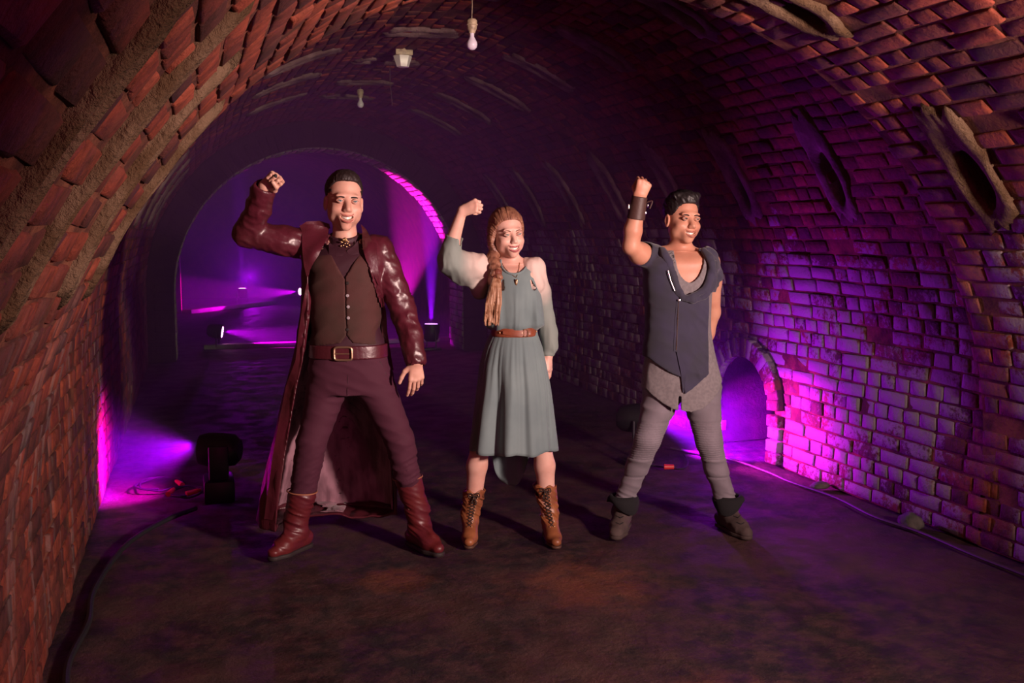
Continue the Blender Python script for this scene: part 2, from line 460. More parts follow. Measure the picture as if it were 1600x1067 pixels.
def niche():
    # the low passage: arched lining running away from the right wall
    yc = sum(NICHE) / 2; hw = (NICHE[1] - NICHE[0]) / 2; zs = .36; x0 = CX + FAR['R'] - .02; x1 = x0 + 1.3
    P = [(-hw, 0), (-hw, zs / 2), (-hw, zs)] + [(-hw * math.cos(t), zs + .33 * math.sin(t)) for t in np.linspace(.12, math.pi - .12, 16)] + [(hw, zs), (hw, zs / 2), (hw, 0)]
    V = []; F = []; nx = 12
    for i in range(nx + 1):
        for (a, b) in P: V.append((x0 + (x1 - x0) * i / nx, yc + a * 1.02, b * 1.02))
    m = len(P)
    for i in range(nx):
        for k in range(m - 1): F.append((i * m + k, i * m + k + 1, (i + 1) * m + k + 1, (i + 1) * m + k))
    F.append(tuple(nx * m + k for k in range(m)))
    me = bpy.data.meshes.new('passage_lining'); me.from_pydata(V, [], F)
    root = struct['wall_right']
    obj('passage_lining', me, M_SHADED_BRICK, root)
    rnd = random.Random(11)
    pts = [(-hw, z) for z in np.arange(.05, zs, .083)] + [(-hw * math.cos(t), zs + .33 * math.sin(t)) for t in np.arange(.12, math.pi - .1, .155)] + [(hw, z) for z in np.arange(zs, .03, -.083)]
    for a, b in pts:
        t = math.atan2(b - zs, a) if b > zs else (math.pi if a < 0 else 0)
        rad = Vector((0, math.cos(t), math.sin(t))); out = Vector((-1, 0, 0)); tg = out.cross(rad)
        V, F = brick_geo(.072, .13, rnd)
        me = bpy.data.meshes.new('brick'); me.from_pydata(V, [], F); me.materials.append(M_BRICK)
        for p in me.polygons: p.use_smooth = True
        o = bpy.data.objects.new('brick', me); COL.objects.link(o); o.parent = root
        c = Vector((x0 + .0, yc + a, b)) + rad * .055 + out * rnd.uniform(.022, .036)
        M = Matrix((rad.to_4d(), tg.to_4d(), out.to_4d(), (0, 0, 0, 1))).transposed()
        for q in range(3): M[q][3] = c[q]; M[3][q] = 0
        o.matrix_local = M

def back_wall():
    # cross wall with its arch, then the far end of the tunnel
    n = 48; y0, y1 = Y1, Y1 + .7; z0 = .8
    V = []; F = []
    inner = [(-RIBR, 0.), (-RIBR, z0 / 2)] + [(-RIBR * math.cos(t), z0 + RIBR * math.sin(t)) for t in np.linspace(0, math.pi, n)] + [(RIBR, z0 / 2), (RIBR, 0.)]
    outer = [(-2.3, 0.), (-2.3, z0 / 2)] + [(-2.3 * math.cos(t), z0 + 2.3 * math.sin(t)) for t in np.linspace(0, math.pi, n)] + [(2.3, z0 / 2), (2.3, 0.)]
    m = len(inner)
    for ring, y in ((outer, y0), (inner, y0), (inner, y0 + .35), (inner, y1), (outer, y1)):
        for a, b in ring: V.append((CX + a, y, b))
    for r in range(4):
        for k in range(m - 1): F.append((r * m + k, r * m + k + 1, (r + 1) * m + k + 1, (r + 1) * m + k))
    me = bpy.data.meshes.new('wall_back'); me.from_pydata(V, [], F)
    root = tag(obj('wall_back', me, M_SHADED_BRICK), 'brick cross wall with a round arch far down the tunnel', kind='structure')
    rnd = random.Random(13); AV = []; AF = []; T = []
    path = [(-RIBR, z, math.pi) for z in np.arange(.06, z0, .085)] + [(RIBR * math.cos(t), z0 + RIBR * math.sin(t), t) for t in np.arange(math.pi, -.01, -.048)] + [(RIBR, z, 0.) for z in np.arange(z0 - .06, .03, -.085)]
    for a, b, t in path:
        rad = Vector((math.cos(t), 0, math.sin(t)))
        out = Vector((0, -1, 0)); tg = out.cross(rad)
        M = Matrix((rad.to_4d(), tg.to_4d(), out.to_4d(), (0, 0, 0, 1))).transposed(); c = Vector((CX + a, y0, b)) + rad * .118 + out * rnd.uniform(.006, .02)
        for q in range(3): M[q][3] = c[q]; M[3][q] = 0
        V_, F_ = brick_geo(.073, .22, rnd); me = bpy.data.meshes.new('brick'); me.from_pydata(V_, [], F_); me.materials.append(M_SHADED_BRICK)
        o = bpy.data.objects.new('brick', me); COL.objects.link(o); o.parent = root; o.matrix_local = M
        for k, yy in enumerate(np.arange(y0 + .07 + (.06 if len(T) % 2 else 0), y1, .14)):
            inn = -rad; ax = Vector((0, 1, 0)); t2 = inn.cross(ax)
            M = Matrix((ax.to_4d(), t2.to_4d(), inn.to_4d(), (0, 0, 0, 1))).transposed(); c = Vector((CX + a, yy, b)) + inn * rnd.uniform(.006, .02)
            for q in range(3): M[q][3] = c[q]; M[3][q] = 0
            V_, F_ = brick_geo(.073, .13, rnd); s = len(AV); AV += [tuple(M @ Vector(v)) for v in V_]; AF += [tuple(s + q for q in f) for f in F_]; T += [rnd.random()] * len(V_)
    me = mesh_np('arch_soffit', AV, AF); at = me.attributes.new('tone', 'FLOAT', 'POINT'); at.data.foreach_set('value', np.array(T, np.float32))
    tag(obj('arch_soffit', me, mortar_material('light_paled_arch_brick', (.16, .12, .13), (.30, .25, .27), .006), root), kind='stuff')  # soffit bricks paled: uplight brightness put partly into the colour
    me = bpy.data.meshes.new('end_wall'); me.from_pydata([(-1, 24.9, -.1), (4.2, 24.9, -.1), (4.2, 24.9, 3.2), (-1, 24.9, 3.2)], [], [(0, 1, 2, 3)])
    obj('end_wall', me, M_MORTAR, root)
shells(); bricks(); slots(); floor(); niche(); back_wall()
# a pier edge on the far left, beyond the cross wall, which catches one of the beams
_m = MB(); _m.box((-.42, 20.6, .9), (.36, .9, 1.8), bev=.02); _o = _m.build('trim_1', M_BRICK); tag(_o, 'short brick pier against the far left wall', kind='structure')

M_SILL = mortar_material('pale_concrete', (.20, .17, .17), (.34, .30, .30))
_m = MB(); _m.box((1.9, 13.92, .018), (3.6, .16, .06), bev=.01); tag(_m.build('trim_2', M_SILL), 'low pale concrete sill across the floor beyond the arch', kind='structure')
_m = MB(); _m.box((.75, 21.35, .03), (2.9, .22, .08), Matrix.Rotation(math.atan2(2.2, 1.74), 3, 'Z'), .01); tag(_m.build('trim_3', M_SILL), 'pale kerb slanting across the far floor', kind='structure')
# ---------------------------------------------------------------- haze
hz = bpy.data.materials.new('stage_haze'); hz.use_nodes = True; nt = hz.node_tree; nt.nodes.clear()
out = nt.nodes.new('ShaderNodeOutputMaterial'); vs = nt.nodes.new('ShaderNodeVolumeScatter')
vs.inputs['Color'].default_value = (.78, .26, 1, 1); vs.inputs['Density'].default_value = .065; vs.inputs['Anisotropy'].default_value = .25
nt.links.new(vs.outputs[0], out.inputs['Volume'])
V = []; Q = []; npf = 30
for y, r in ((5.45, 2.07), (12.44, 2.07), (12.46, RIBR - .03), (13.24, RIBR - .03), (13.26, 2.07), (24.8, 2.07)):
    for k in range(npf): t_ = math.pi * k / (npf - 1); V.append((CX - r * math.cos(t_), y, .8 + r * math.sin(t_)))
    V += [(CX + r, y, .015), (CX - r, y, .015)]
m_ = npf + 2
for a in range(5):
    for k in range(m_): Q.append((a * m_ + k, a * m_ + (k + 1) % m_, (a + 1) * m_ + (k + 1) % m_, (a + 1) * m_ + k))
hm = bpy.data.meshes.new('stage_haze'); hm.from_pydata(V, [], Q + [tuple(range(m_)), tuple(reversed(range(5 * m_, 6 * m_)))])
_b = bmesh.new(); _b.from_mesh(hm); bmesh.ops.recalc_face_normals(_b, faces=_b.faces); _b.to_mesh(hm); _b.free()
hazeo = obj('stage_haze', hm, hz); tag(hazeo, 'thin violet stage haze filling the tunnel behind the people', 'haze', kind='stuff')
# ================================================================ figures: distance fields turned into one smooth surface
def vnoise(x, y, z, seed=0):
    xi = np.floor(x).astype(np.int64); yi = np.floor(y).astype(np.int64); zi = np.floor(z).astype(np.int64)
    fx = (x - xi).astype(np.float32); fy = (y - yi).astype(np.float32); fz = (z - zi).astype(np.float32)
    fx = fx * fx * (3 - 2 * fx); fy = fy * fy * (3 - 2 * fy); fz = fz * fz * (3 - 2 * fz)
    def h(a, b, c):
        n = (a * 374761393 + b * 668265263 + c * 2147483647 + seed * 974634777) & 0x7fffffff
        n = ((n ^ (n >> 13)) * 1274126177) & 0x7fffffff
        return ((n ^ (n >> 16)) & 0xffff).astype(np.float32) / 65535.
    r = 0
    for dx in (0, 1):
        for dy in (0, 1):
            for dz in (0, 1):
                r = r + h(xi + dx, yi + dy, zi + dz) * (fx if dx else 1 - fx) * (fy if dy else 1 - fy) * (fz if dz else 1 - fz)
    return r * 2 - 1
def axis(lo, hi, coarse, fine=None, zones=()):
    out = [lo]
    while out[-1] < hi:
        x = out[-1]; st = coarse
        for a, b in zones:
            if a - coarse < x < b: st = fine
        out.append(x + st)
    return np.array(out, np.float32)
A3 = lambda p: np.array(p, np.float32)
class Field:
    def __init__(s, ax): s.ax = ax; s.f = np.full([len(a) for a in ax], .06, np.float32)
    def win(s, lo, hi):
        sl = tuple(slice(max(0, int(np.searchsorted(a, l)) - 1), int(np.searchsorted(a, h)) + 1) for a, l, h in zip(s.ax, lo, hi))
        g = [s.ax[0][sl[0]][:, None, None], s.ax[1][sl[1]][None, :, None], s.ax[2][sl[2]][None, None, :]]
        return sl, g
    def put(s, sl, d, k, sub=False):
        a = s.f[sl]
        if a.size == 0: return
        if sub:
            h = np.clip(.5 - .5 * (a + d) / k, 0, 1); s.f[sl] = a * (1 - h) + (-d) * h + k * h * (1 - h)
        else:
            h = np.clip(.5 + .5 * (a - d) / k, 0, 1); s.f[sl] = a * (1 - h) + d * h - k * h * (1 - h)
    def cone(s, a, b, ra, rb=None, k=.01, sub=False, flat=None):
        """tapered limb from a to b; flat=(unit vector, factor) squashes it along that direction"""
        rb = ra if rb is None else rb; a = A3(a); b = A3(b); m = max(ra, rb) * (1.6 if flat else 1) + k + .012
        sl, g = s.win(np.minimum(a, b) - m, np.maximum(a, b) + m)
        v = [g[i] - a[i] for i in range(3)]; ba = b - a; L2 = float(ba @ ba) + 1e-9
        t = np.clip((v[0] * ba[0] + v[1] * ba[1] + v[2] * ba[2]) / L2, 0, 1)
        q = [v[i] - t * ba[i] for i in range(3)]
        if flat:
            n = A3(flat[0]); n /= np.linalg.norm(n); c = q[0] * n[0] + q[1] * n[1] + q[2] * n[2]
            q = [q[i] + n[i] * c * (1 / flat[1] - 1) for i in range(3)]
        d = np.sqrt(q[0] ** 2 + q[1] ** 2 + q[2] ** 2) - (ra + (rb - ra) * t)
        s.put(sl, d, k, sub); return s
    def chain(s, pts, rs, k=.01, flat=None):
        for i in range(len(pts) - 1): s.cone(pts[i], pts[i + 1], rs[i], rs[i + 1], k, flat=flat)
        return s
    def ell(s, c, r, M=None, k=.01, sub=False):
        """ellipsoid; M maps local axes into the field's axes"""
        c = A3(c); r = A3(r); m = float(r.max()) + k + .012; sl, g = s.win(c - m, c + m)
        v = [g[i] - c[i] for i in range(3)]
        if M is not None:
            M = np.array(M, np.float32); v = [v[0] * M[0, i] + v[1] * M[1, i] + v[2] * M[2, i] for i in range(3)]
        q = np.sqrt((v[0] / r[0]) ** 2 + (v[1] / r[1]) ** 2 + (v[2] / r[2]) ** 2)
        q2 = np.sqrt((v[0] / r[0] ** 2) ** 2 + (v[1] / r[1] ** 2) ** 2 + (v[2] / r[2] ** 2) ** 2) + 1e-6
        s.put(sl, q * (q - 1) / q2, k, sub); return s
    def loft(s, rows, k=.02, pw=2.3, shell=None):
        """rows of (z, cx, cy, rx, ry), a vertical body of changing section"""
        rows = np.array(sorted(rows), np.float32); z = rows[:, 0]; zz = s.ax[2]
        m = float(max(rows[:, 3].max(), rows[:, 4].max())) + .05
        lo = (rows[:, 1].min() - m, rows[:, 2].min() - m, z[0] - .05); hi = (rows[:, 1].max() + m, rows[:, 2].max() + m, z[-1] + .05)
        sl, g = s.win(lo, hi); zz = np.clip(s.ax[2][sl[2]], z[0], z[-1]); c = [smooth_interp(zz, z, rows[:, i])[None, None, :] for i in range(1, 5)]
        qx = np.abs(g[0] - c[0]) / c[2]; qy = np.abs(g[1] - c[1]) / c[3]
        q = (qx ** pw + qy ** pw) ** (1 / pw)
        d = (q - 1) * np.minimum(c[2], c[3])
        cap = np.maximum(z[0] - g[2], g[2] - z[-1]); d = np.maximum(d, cap)
        if shell: d = np.maximum(d, -(d + shell))
        s.put(sl, d, k); return s
    def every(s): return [s.ax[0][:, None, None], s.ax[1][None, :, None], s.ax[2][None, None, :]]
    def cut(s, d): s.f = np.maximum(s.f, d.astype(np.float32)); return s
    def wrinkle(s, fn):
        """fn(x, y, z) -> displacement, evaluated near the surface only"""
        i, j, k = np.where(np.abs(s.f) < .035)
        s.f[i, j, k] -= fn(s.ax[0][i], s.ax[1][j], s.ax[2][k]).astype(np.float32); return s
    def shell(s, th, inset=0.):
        s.f = np.where(s.f < .05, np.maximum(s.f + inset, -(s.f + inset + th)), s.f); return s
    def mesh(s, name):
        f = s.f; ax = s.ax; sg = f < 0
        c = sg[:-1, :-1, :-1].astype(np.int8)
        for d in ((1,0,0),(0,1,0),(0,0,1),(1,1,0),(1,0,1),(0,1,1),(1,1,1)):
            c = c + sg[d[0]:sg.shape[0]-1+d[0], d[1]:sg.shape[1]-1+d[1], d[2]:sg.shape[2]-1+d[2]]
        I, J, K = np.where((c > 0) & (c < 8)); idx = np.full(c.shape, -1, np.int32); idx[I, J, K] = np.arange(len(I))
        P = np.zeros((len(I), 3), np.float32); n = np.zeros(len(I), np.float32)
        cor = [(a, b, d) for a in (0, 1) for b in (0, 1) for d in (0, 1)]
        for p in cor:
            for e in range(3):
                if p[e]: continue
                q = list(p); q[e] = 1
                fa = f[I + p[0], J + p[1], K + p[2]]; fb = f[I + q[0], J + q[1], K + q[2]]
                m = (fa < 0) != (fb < 0); t = np.where(m, fa / np.where(m, fa - fb, 1), 0)
                for x in range(3):
                    ia = (I, J, K)[x]
                    va = ax[x][ia + p[x]]; vb = ax[x][ia + q[x]]
                    P[:, x] += np.where(m, va + (vb - va) * t, 0)
                n += m
        P /= n[:, None]
        Q = []
        for e in range(3):
            u, v = (e + 1) % 3, (e + 2) % 3
            sh = [slice(1, -1)] * 3; sh[e] = slice(0, None)
            a = sg; lo = [slice(1, -1)] * 3; hi = [slice(1, -1)] * 3; lo[e] = slice(0, -1); hi[e] = slice(1, None)
            A = a[tuple(lo)]; B = a[tuple(hi)]
            E = np.array(np.where(A != B)); ins = A[tuple(E)]
            base = E.copy(); base[u] += 1; base[v] += 1
            def cell(du, dv):
                b = base.copy(); b[u] -= du; b[v] -= dv; return idx[b[0], b[1], b[2]]
            q = np.stack([cell(1, 1), cell(0, 1), cell(0, 0), cell(1, 0)], 1)
            q[~ins] = q[~ins][:, ::-1]; Q.append(q)
        Q = np.concatenate(Q); Q = Q[(Q >= 0).all(1)]
        return mesh_np(name, P, Q)
def smooth_interp(x, xs, ys):
    if len(xs) < 3: return np.interp(x, xs, ys).astype(np.float32)
    m = np.gradient(ys, xs); i = np.clip(np.searchsorted(xs, x) - 1, 0, len(xs) - 2)
    h = xs[i + 1] - xs[i]; t = (x - xs[i]) / h
    return ((2*t**3 - 3*t**2 + 1) * ys[i] + (t**3 - 2*t**2 + t) * h * m[i] + (-2*t**3 + 3*t**2) * ys[i+1] + (t**3 - t**2) * h * m[i+1]).astype(np.float32)

class Person:
    """frame: x to the right as the camera sees it, y away from the camera, z up"""
    def __init__(s, px, dist, label):
        s.D = dist; Fh = Vector((math.sin(YAW), math.cos(YAW), 0)); s.Fh = Fh
        r = ray(px, 533); r = r * (dist / r.dot(Fh)); s.org = Vector((r.x, r.y, 0))
        s.root = empty('person', s.org, -YAW); tag(s.root, label, 'person', None)
        s.k = 1556 / dist
    def __call__(s, px, py, dy=0.):
        r = ray(px, py); p = r * ((s.D + dy) / r.dot(s.Fh)) + Vector((0, 0, CH)); q = p - s.org
        return np.array((q.dot(Rv), q.dot(s.Fh), p.z))
    def row(s, py, xl, xr, ry, cy=0.):
        a = s(xl, py, cy); b = s(xr, py, cy); return (a[2], (a[0] + b[0]) / 2, cy, (b[0] - a[0]) / 2, ry)
    def add(s, name, F, m, parent=None, label=None):
        o = obj(name, F.mesh(name) if isinstance(F, Field) else F, m, parent or s.root)
        if label: o['label'] = label
        return o
def rotz(a): c, s_ = math.cos(a), math.sin(a); return np.array(((c, -s_, 0), (s_, c, 0), (0, 0, 1)))
def roty(a): c, s_ = math.cos(a), math.sin(a); return np.array(((c, 0, s_), (0, 1, 0), (-s_, 0, c)))
def rotx(a): c, s_ = math.cos(a), math.sin(a); return np.array(((1, 0, 0), (0, c, -s_), (0, s_, c)))
class Head:
    """head frame: x picture right, -y out of the face, z up; origin between the eyes, inside the skull"""
    def __init__(s, c, yaw, roll, nod, sc):
        s.c = np.array(c); s.M = rotz(R_(yaw)) @ roty(R_(roll)) @ rotx(R_(nod)); s.s = sc
    def P(s, x, y, z): return s.c + s.M @ (np.array((x, y, z)) * s.s)
    def build(s, F, jaw=1., nose=1., open_=0., fem=False, face=1.):
        P = s.P; S = s.s; M = s.M
        e = lambda c, r, k=.01, sub=False: F.ell(P(*c), np.array(r) * S, M, k * S, sub)
        e((0, .022, .045), (.073, .092, .078))
        e((0, -.006, -.02), (.061 * face, .070, .078), .03)
        e((0, -.035, -.062), (.040 * jaw * face, .042, .045 + open_ * .3), .03)
        e((0, -.060, -.096 - open_), (.019 * jaw, .015, .014), .022)
        for q in (-1, 1):
            e((q * .046 * jaw * face, -.002, -.058), (.014, .026, .022), .03)
            e((q * .028, -.0715, .023), (.019, .008, .0060), .022); e((q * .047, -.018, -.036), (.014, .030, .028), .03)              # brow
            e((q * .031, -.092, .004), (.0150, .0135, .0095), .010, True)      # socket
            e((q * .040 * face, -.055, -.030), (.017, .017, .013), .026)       # cheek
            e((q * .0120 * nose, -.089, -.0355), (.0065, .008, .0058), .006)      # nostril wing
            e((q * .006, -.097, -.0425), (.0032, .0045, .003), .003, True)
            e((q * .0745, .016, -.008), (.009, .019, .031), .004)              # ear
            e((q * .0815, .010, -.006), (.005, .010, .018), .004, True)
        F.cone(P(0, -.0745, .010), P(0, -.1015, -.0305), .0050 * S, .0092 * nose * S, .012 * S)
        F.cone(P(0, -.070, .004), P(0, -.088, -.026), .010 * S, .010 * nose * S, .014 * S)
        # muzzle, lips and the open mouth
        e((0, -.069, -.064), (.030, .018, .022), .02)
        mw = .026 if not fem else .027
        zo = -.066 - open_ * .5
        for t in np.linspace(-1, 1, 9):
            yy = -.0885 + .016 * t * t; up = .008 * t * t * (1.2 if fem else .8)
            F.cone(P(mw * t, yy, -.0585 + up), P(mw * min(1, t + .2), -.0885 + .016 * min(1, t + .2) ** 2, -.0585 + .008 * min(1, t + .2) ** 2 * (1.2 if fem else .8)), .0038 * S, .0038 * S, .005 * S)
            F.cone(P(mw * t * .9, yy, zo - .012 + up * 1.3), P(mw * min(1, t + .2) * .9, yy, zo - .012 + up), .0045 * S, .0045 * S, .005 * S)
        for t in np.linspace(-.8, .8, 7):
            e((mw * t, -.087 + .016 * t * t, (-.061 + zo - .006) / 2 + .010 * t * t), (.006, .012, .0035 + open_ * .35), .002, True)
        s.zo = zo; s.mw = mw
    def neck(s, F, base, r=.055, r2=.062):
        F.cone(s.P(0, .018, -.045), base, r * s.s, r2 * s.s, .022)
    def eyes(s, pr, body, iris, brow_m, brow=1., lash=False, teeth=True, lip_m=None, open_=0.):
        P = s.P; S = s.s
        bv = bvh(body)
        for q in (-1, 1):
            c = P(q * .031, -.0745, .003); b = MB(); b.sph(c, .0118 * S, 20); o = b.build('eye', M_EYE, pr.root)
            d = s.M @ np.array((.03, -1, .0)); d /= np.linalg.norm(d)
            b = MB(); b.lathe([(.0062 * S, -.0010), (.0060 * S, .0004), (.001, .0012)], c + d * .0112 * S, tuple(d), 18); b.build('iris', iris, o)
            b = MB(); b.lathe([(.0024 * S, 0), (.0018 * S, .0004), (.0003, .0006)], c + d * (.0112 * S + .0010), tuple(d), 14); b.build('pupil', M_PUPIL, o)
            # upper lid, closing the top of the eye, and its lash line
            for nm, z, rr, m_ in (('eyelid', .0070, .0036, pr.skin), ('lower_lid', -.0058, .0028, pr.skin), ('lash_line', .0040, .0015 if lash else .0011, M_LASH)):
                b = MB(); b.tube([P(q * .031 + .0148 * t, -.0853 + .0070 * t * t + (.001 if z < 0 else 0), .003 + z * (1 - t * t * .85) + (.0005 if t * q > 0 else -.0012)) for t in np.linspace(-1, 1, 9)], [rr * S * (.45 + .55 * (1 - t * t)) for t in np.linspace(-1, 1, 9)], 8)
                b.build(nm, m_, pr.root)
            pts = []
            for t in np.linspace(0, 1, 9):
                x = q * (.013 + .031 * t); z = .0165 + brow * (.006 * math.sin(t * 2.4)) - .002 * t
                pts.append(hit(bv, P(x, -.2, z), s.M @ np.array((0, 1, 0)), .0005))
            b = MB(); b.tube(pts, [r * S * (.8 if fem_ else 1) for r, fem_ in zip((.0022, .0032, .0034, .0033, .0030, .0027, .0023, .0018, .001), [lash] * 9)], 8); b.build('eyebrow', brow_m, pr.root)
        zo, mw = s.zo, s.mw
        if teeth:
            b = MB()
            n = 12; V = [[], []]
            for i in range(n + 1):
                t = -1 + 2 * i / n
                for r_, z in ((0, -.0605), (1, -.0695 - open_ * .12)):
                    V[r_].append(P(mw * .86 * t, -.0845 + .019 * t * t, z + .009 * t * t))
            for r_ in (0, 1): pass
            bm = b.bm; v0 = [bm.verts.new(v) for v in V[0]]; v1 = [bm.verts.new(v) for v in V[1]]
            back = [bm.verts.new(np.array(v) + s.M @ np.array((0, .006, 0))) for v in V[0]]; back1 = [bm.verts.new(np.array(v) + s.M @ np.array((0, .006, 0))) for v in V[1]]
            for i in range(n):
                bm.faces.new((v0[i], v0[i+1], v1[i+1], v1[i])); bm.faces.new((v1[i], v1[i+1], back1[i+1], back1[i])); bm.faces.new((back[i], back[i+1], v0[i+1], v0[i]))
            b.build('teeth', M_TEETH, pr.root)
            b = MB(); b.sph(P(0, -.062, zo - .004), .018 * S, 14, (1.15, .5, .55 + open_ * 12)); b.build('mouth_inside', M_MOUTH, pr.root)
        for nm, z0, up, rr in (('upper_lip', -.0575, 1., .0032), ('lower_lip', zo - .0125, 1.25, .0042)):
            ts = np.linspace(-1, 1, 13); w_ = mw * (1.04 if z0 > -.06 else .96)
            b = MB(); b.tube([hit(bv, P(w_ * t, -.2, z0 + .0085 * t * t * up + (-.0010 * math.cos(t * 9) if z0 > -.06 else 0)), s.M @ np.array((0, 1, 0)), .0004) for t in ts], [rr * S * (.35 + .65 * (1 - t * t)) for t in ts], 8)
            b.build(nm, lip_m, pr.root)
def bvh(o):
    me = o.data; return BVHTree.FromPolygons([v.co for v in me.vertices], [p.vertices for p in me.polygons])
def hit(bv, p, d, off):
    h = bv.ray_cast(Vector(p), Vector(d).normalized(), 2.)
    return (h[0] - Vector(d).normalized() * off) if h[0] is not None else Vector(p) + Vector(d).normalized() * .1
def patch(pr, name, poly, targets, m, off=.003, th=.004, parent=None, step=.012, dy0=-.8, dymiss=None, label=None, fold=None, relax=6):
    """cloth or leather laid over other meshes: poly in picture points, projected along the view depth"""
    bvs = [t if isinstance(t, BVHTree) else bvh(t) for t in targets]
    P2 = [(lambda q: (float(q[0]), float(q[2])))(pr(x, y)) for x, y in poly]
    out = []
    n = len(P2); per = []
    for i in range(n):
        a = np.array(P2[i]); b_ = np.array(P2[(i + 1) % n]); k = max(1, int(np.linalg.norm(b_ - a) / step))
        for j in range(k): per.append(tuple(a + (b_ - a) * j / k))
    xs = [p[0] for p in per]; zs = [p[1] for p in per]
    def inside(x, z):
        c = False
        for i in range(n):
            (x1, z1), (x2, z2) = P2[i], P2[(i + 1) % n]
            if (z1 > z) != (z2 > z) and x < (x2 - x1) * (z - z1) / (z2 - z1) + x1: c = not c
        return c
    inner = []
    for i, x in enumerate(np.arange(min(xs), max(xs), step)):
        for z in np.arange(min(zs) + (step / 2 if i % 2 else 0), max(zs), step):
            if inside(x, z) and min((x - a) ** 2 + (z - b_) ** 2 for a, b_ in per) > (step * .55) ** 2: inner.append((x, z))
    vs = [Vector(p) for p in per + inner]; ed = [(i, (i + 1) % len(per)) for i in range(len(per))]
    V, E, Fc, *_ = delaunay_2d_cdt(vs, ed, [], 1, 1e-5)
    pts = []; last = None
    for v in V:
        best = None
        for bv in bvs:
            h = bv.ray_cast(Vector((v.x, dy0, v.y)), Vector((0, 1, 0)), 2.)
            if h[0] is not None and (best is None or h[0].y < best): best = h[0].y
        pts.append([v.x, best, v.y])
    known = [p for p in pts if p[1] is not None]
    for p in pts:
        if p[1] is None: p[1] = dymiss if dymiss is not None else min(known, key=lambda q: (q[0] - p[0]) ** 2 + (q[2] - p[2]) ** 2)[1] if known else 0
    nb = [set() for _ in pts]
    for f in Fc:
        for i in range(len(f)): nb[f[i]].add(f[(i + 1) % len(f)]); nb[f[(i + 1) % len(f)]].add(f[i])
    for _ in range(relax):
        ys = [p[1] for p in pts]
        for i, p in enumerate(pts):
            if nb[i]: p[1] = min(ys[i] + .0015, sum(ys[j] for j in nb[i]) / len(nb[i]) * .7 + ys[i] * .3)
    for p in pts:
        p[1] -= off + (fold(p[0], p[2]) if fold else 0)
    m_ = len(pts); allv = [tuple(p) for p in pts] + [(p[0], p[1] + th, p[2]) for p in pts]
    Fs = [tuple(f) for f in Fc] + [tuple(m_ + i for i in reversed(f)) for f in Fc]
    cnt = {}
    for f in Fc:
        for i in range(len(f)):
            a, b_ = f[i], f[(i + 1) % len(f)]; cnt.setdefault((min(a, b_), max(a, b_)), []).append((a, b_))
    for e, l in cnt.items():
        if len(l) == 1: a, b_ = l[0]; Fs.append((b_, a, m_ + a, m_ + b_))
    me = bpy.data.meshes.new(name); me.from_pydata(allv, [], Fs)
    bm = bmesh.new(); bm.from_mesh(me); bmesh.ops.recalc_face_normals(bm, faces=bm.faces); bm.to_mesh(me); bm.free()
    for p in me.polygons: p.use_smooth = True
    try: me.set_sharp_from_angle(angle=R_(50))
    except Exception: pass
    return pr.add(name, me, m, parent, label)
def unit(v): v = np.array(v, float); return v / np.linalg.norm(v)
def hand(F, wrist, a, b, side, size=1., fist=True, rw=.026):
    """a: forearm to fingers, b: out of the back of the hand, side: +1/-1 chooses the thumb side"""
    a = unit(a); b = np.array(b, float); b = unit(b - a * (a @ b)); s = np.cross(a, b) * side; W = np.array(wrist, float); z = size
    mc = .082 * z; offs = (.029, .0095, -.0095, -.027); mcps = []
    for i, o in enumerate(offs):
        m = W + a * mc * (1, 1.04, .99, .90)[i] + s * o * z * 1.02 + b * .002; mcps.append(m)
        F.cone(W + s * o * z * .55, m, .014 * z, .0115 * z, .012)
    F.cone(W + s * .006, W + a * .05 * z + s * .004, rw * z * .8, .020 * z, .015, flat=(b, .72))
    cur = (78, 100, 62) if fist else (16, 26, 18)
    for i, m in enumerate(mcps):
        L = np.array((.043, .028, .021)) * z * (.96, 1.06, .98, .80)[i]; th = 0; p = m; r = .0092 * z * (1, 1, .96, .86)[i]
        for j in range(3):
            th += R_(cur[j] + (0 if fist else (i - 1) * 6)); d = a * math.cos(th) - b * math.sin(th) + (0 if fist else s * (.10 - .06 * i))
            q = p + d * L[j]; F.cone(p, q, r, r * .93, .0035); p = q; r *= .93
    t0 = W + a * .018 * z + s * .022 * z - b * .006
    if fist:
        t1 = t0 + (a * .62 + s * .35 - b * .62) * .040 * z; t2 = t1 + (a * .72 - s * .25 - b * .45) * .034 * z; t3 = t2 + (a * .2 - s * .95 - b * .15) * .028 * z
    else:
        t1 = t0 + (a * .62 + s * .78 - b * .18) * .040 * z; t2 = t1 + (a * .86 + s * .42 - b * .2) * .034 * z; t3 = t2 + (a * .90 + s * .30 - b * .25) * .028 * z
    F.cone(t0, t1, .0155 * z, .0125 * z, .008); F.cone(t1, t2, .0115 * z, .0105 * z, .004); F.cone(t2, t3, .0103 * z, .0085 * z, .004)
    return s
def skin_mat(name, c):
    m = mat(name, c, .5, bump=(180, .15, .001), var=(11, (c[0] * .86, c[1] * .74, c[2] * .72), .40, .70), spec=.45)
    b = m.node_tree.nodes['Principled BSDF']; b.inputs['Subsurface Weight'].default_value = .12
    b.inputs['Subsurface Radius'].default_value = (.02, .008, .004); return m
M_EYE = mat('eye_white', (.40, .33, .31), .55, bump=(40, .02, .001), spec=.2); M_PUPIL = mat('pupil', (.008, .006, .006), .15, bump=(40, .01, .001))
M_LASH = mat('dark_lashes', (.018, .010, .010), .6, bump=(200, .2, .001)); M_TEETH = mat('teeth', (.80, .74, .66), .25, bump=(60, .05, .001))
M_MOUTH = mat('mouth_inside', (.16, .025, .03), .4, bump=(60, .2, .001))
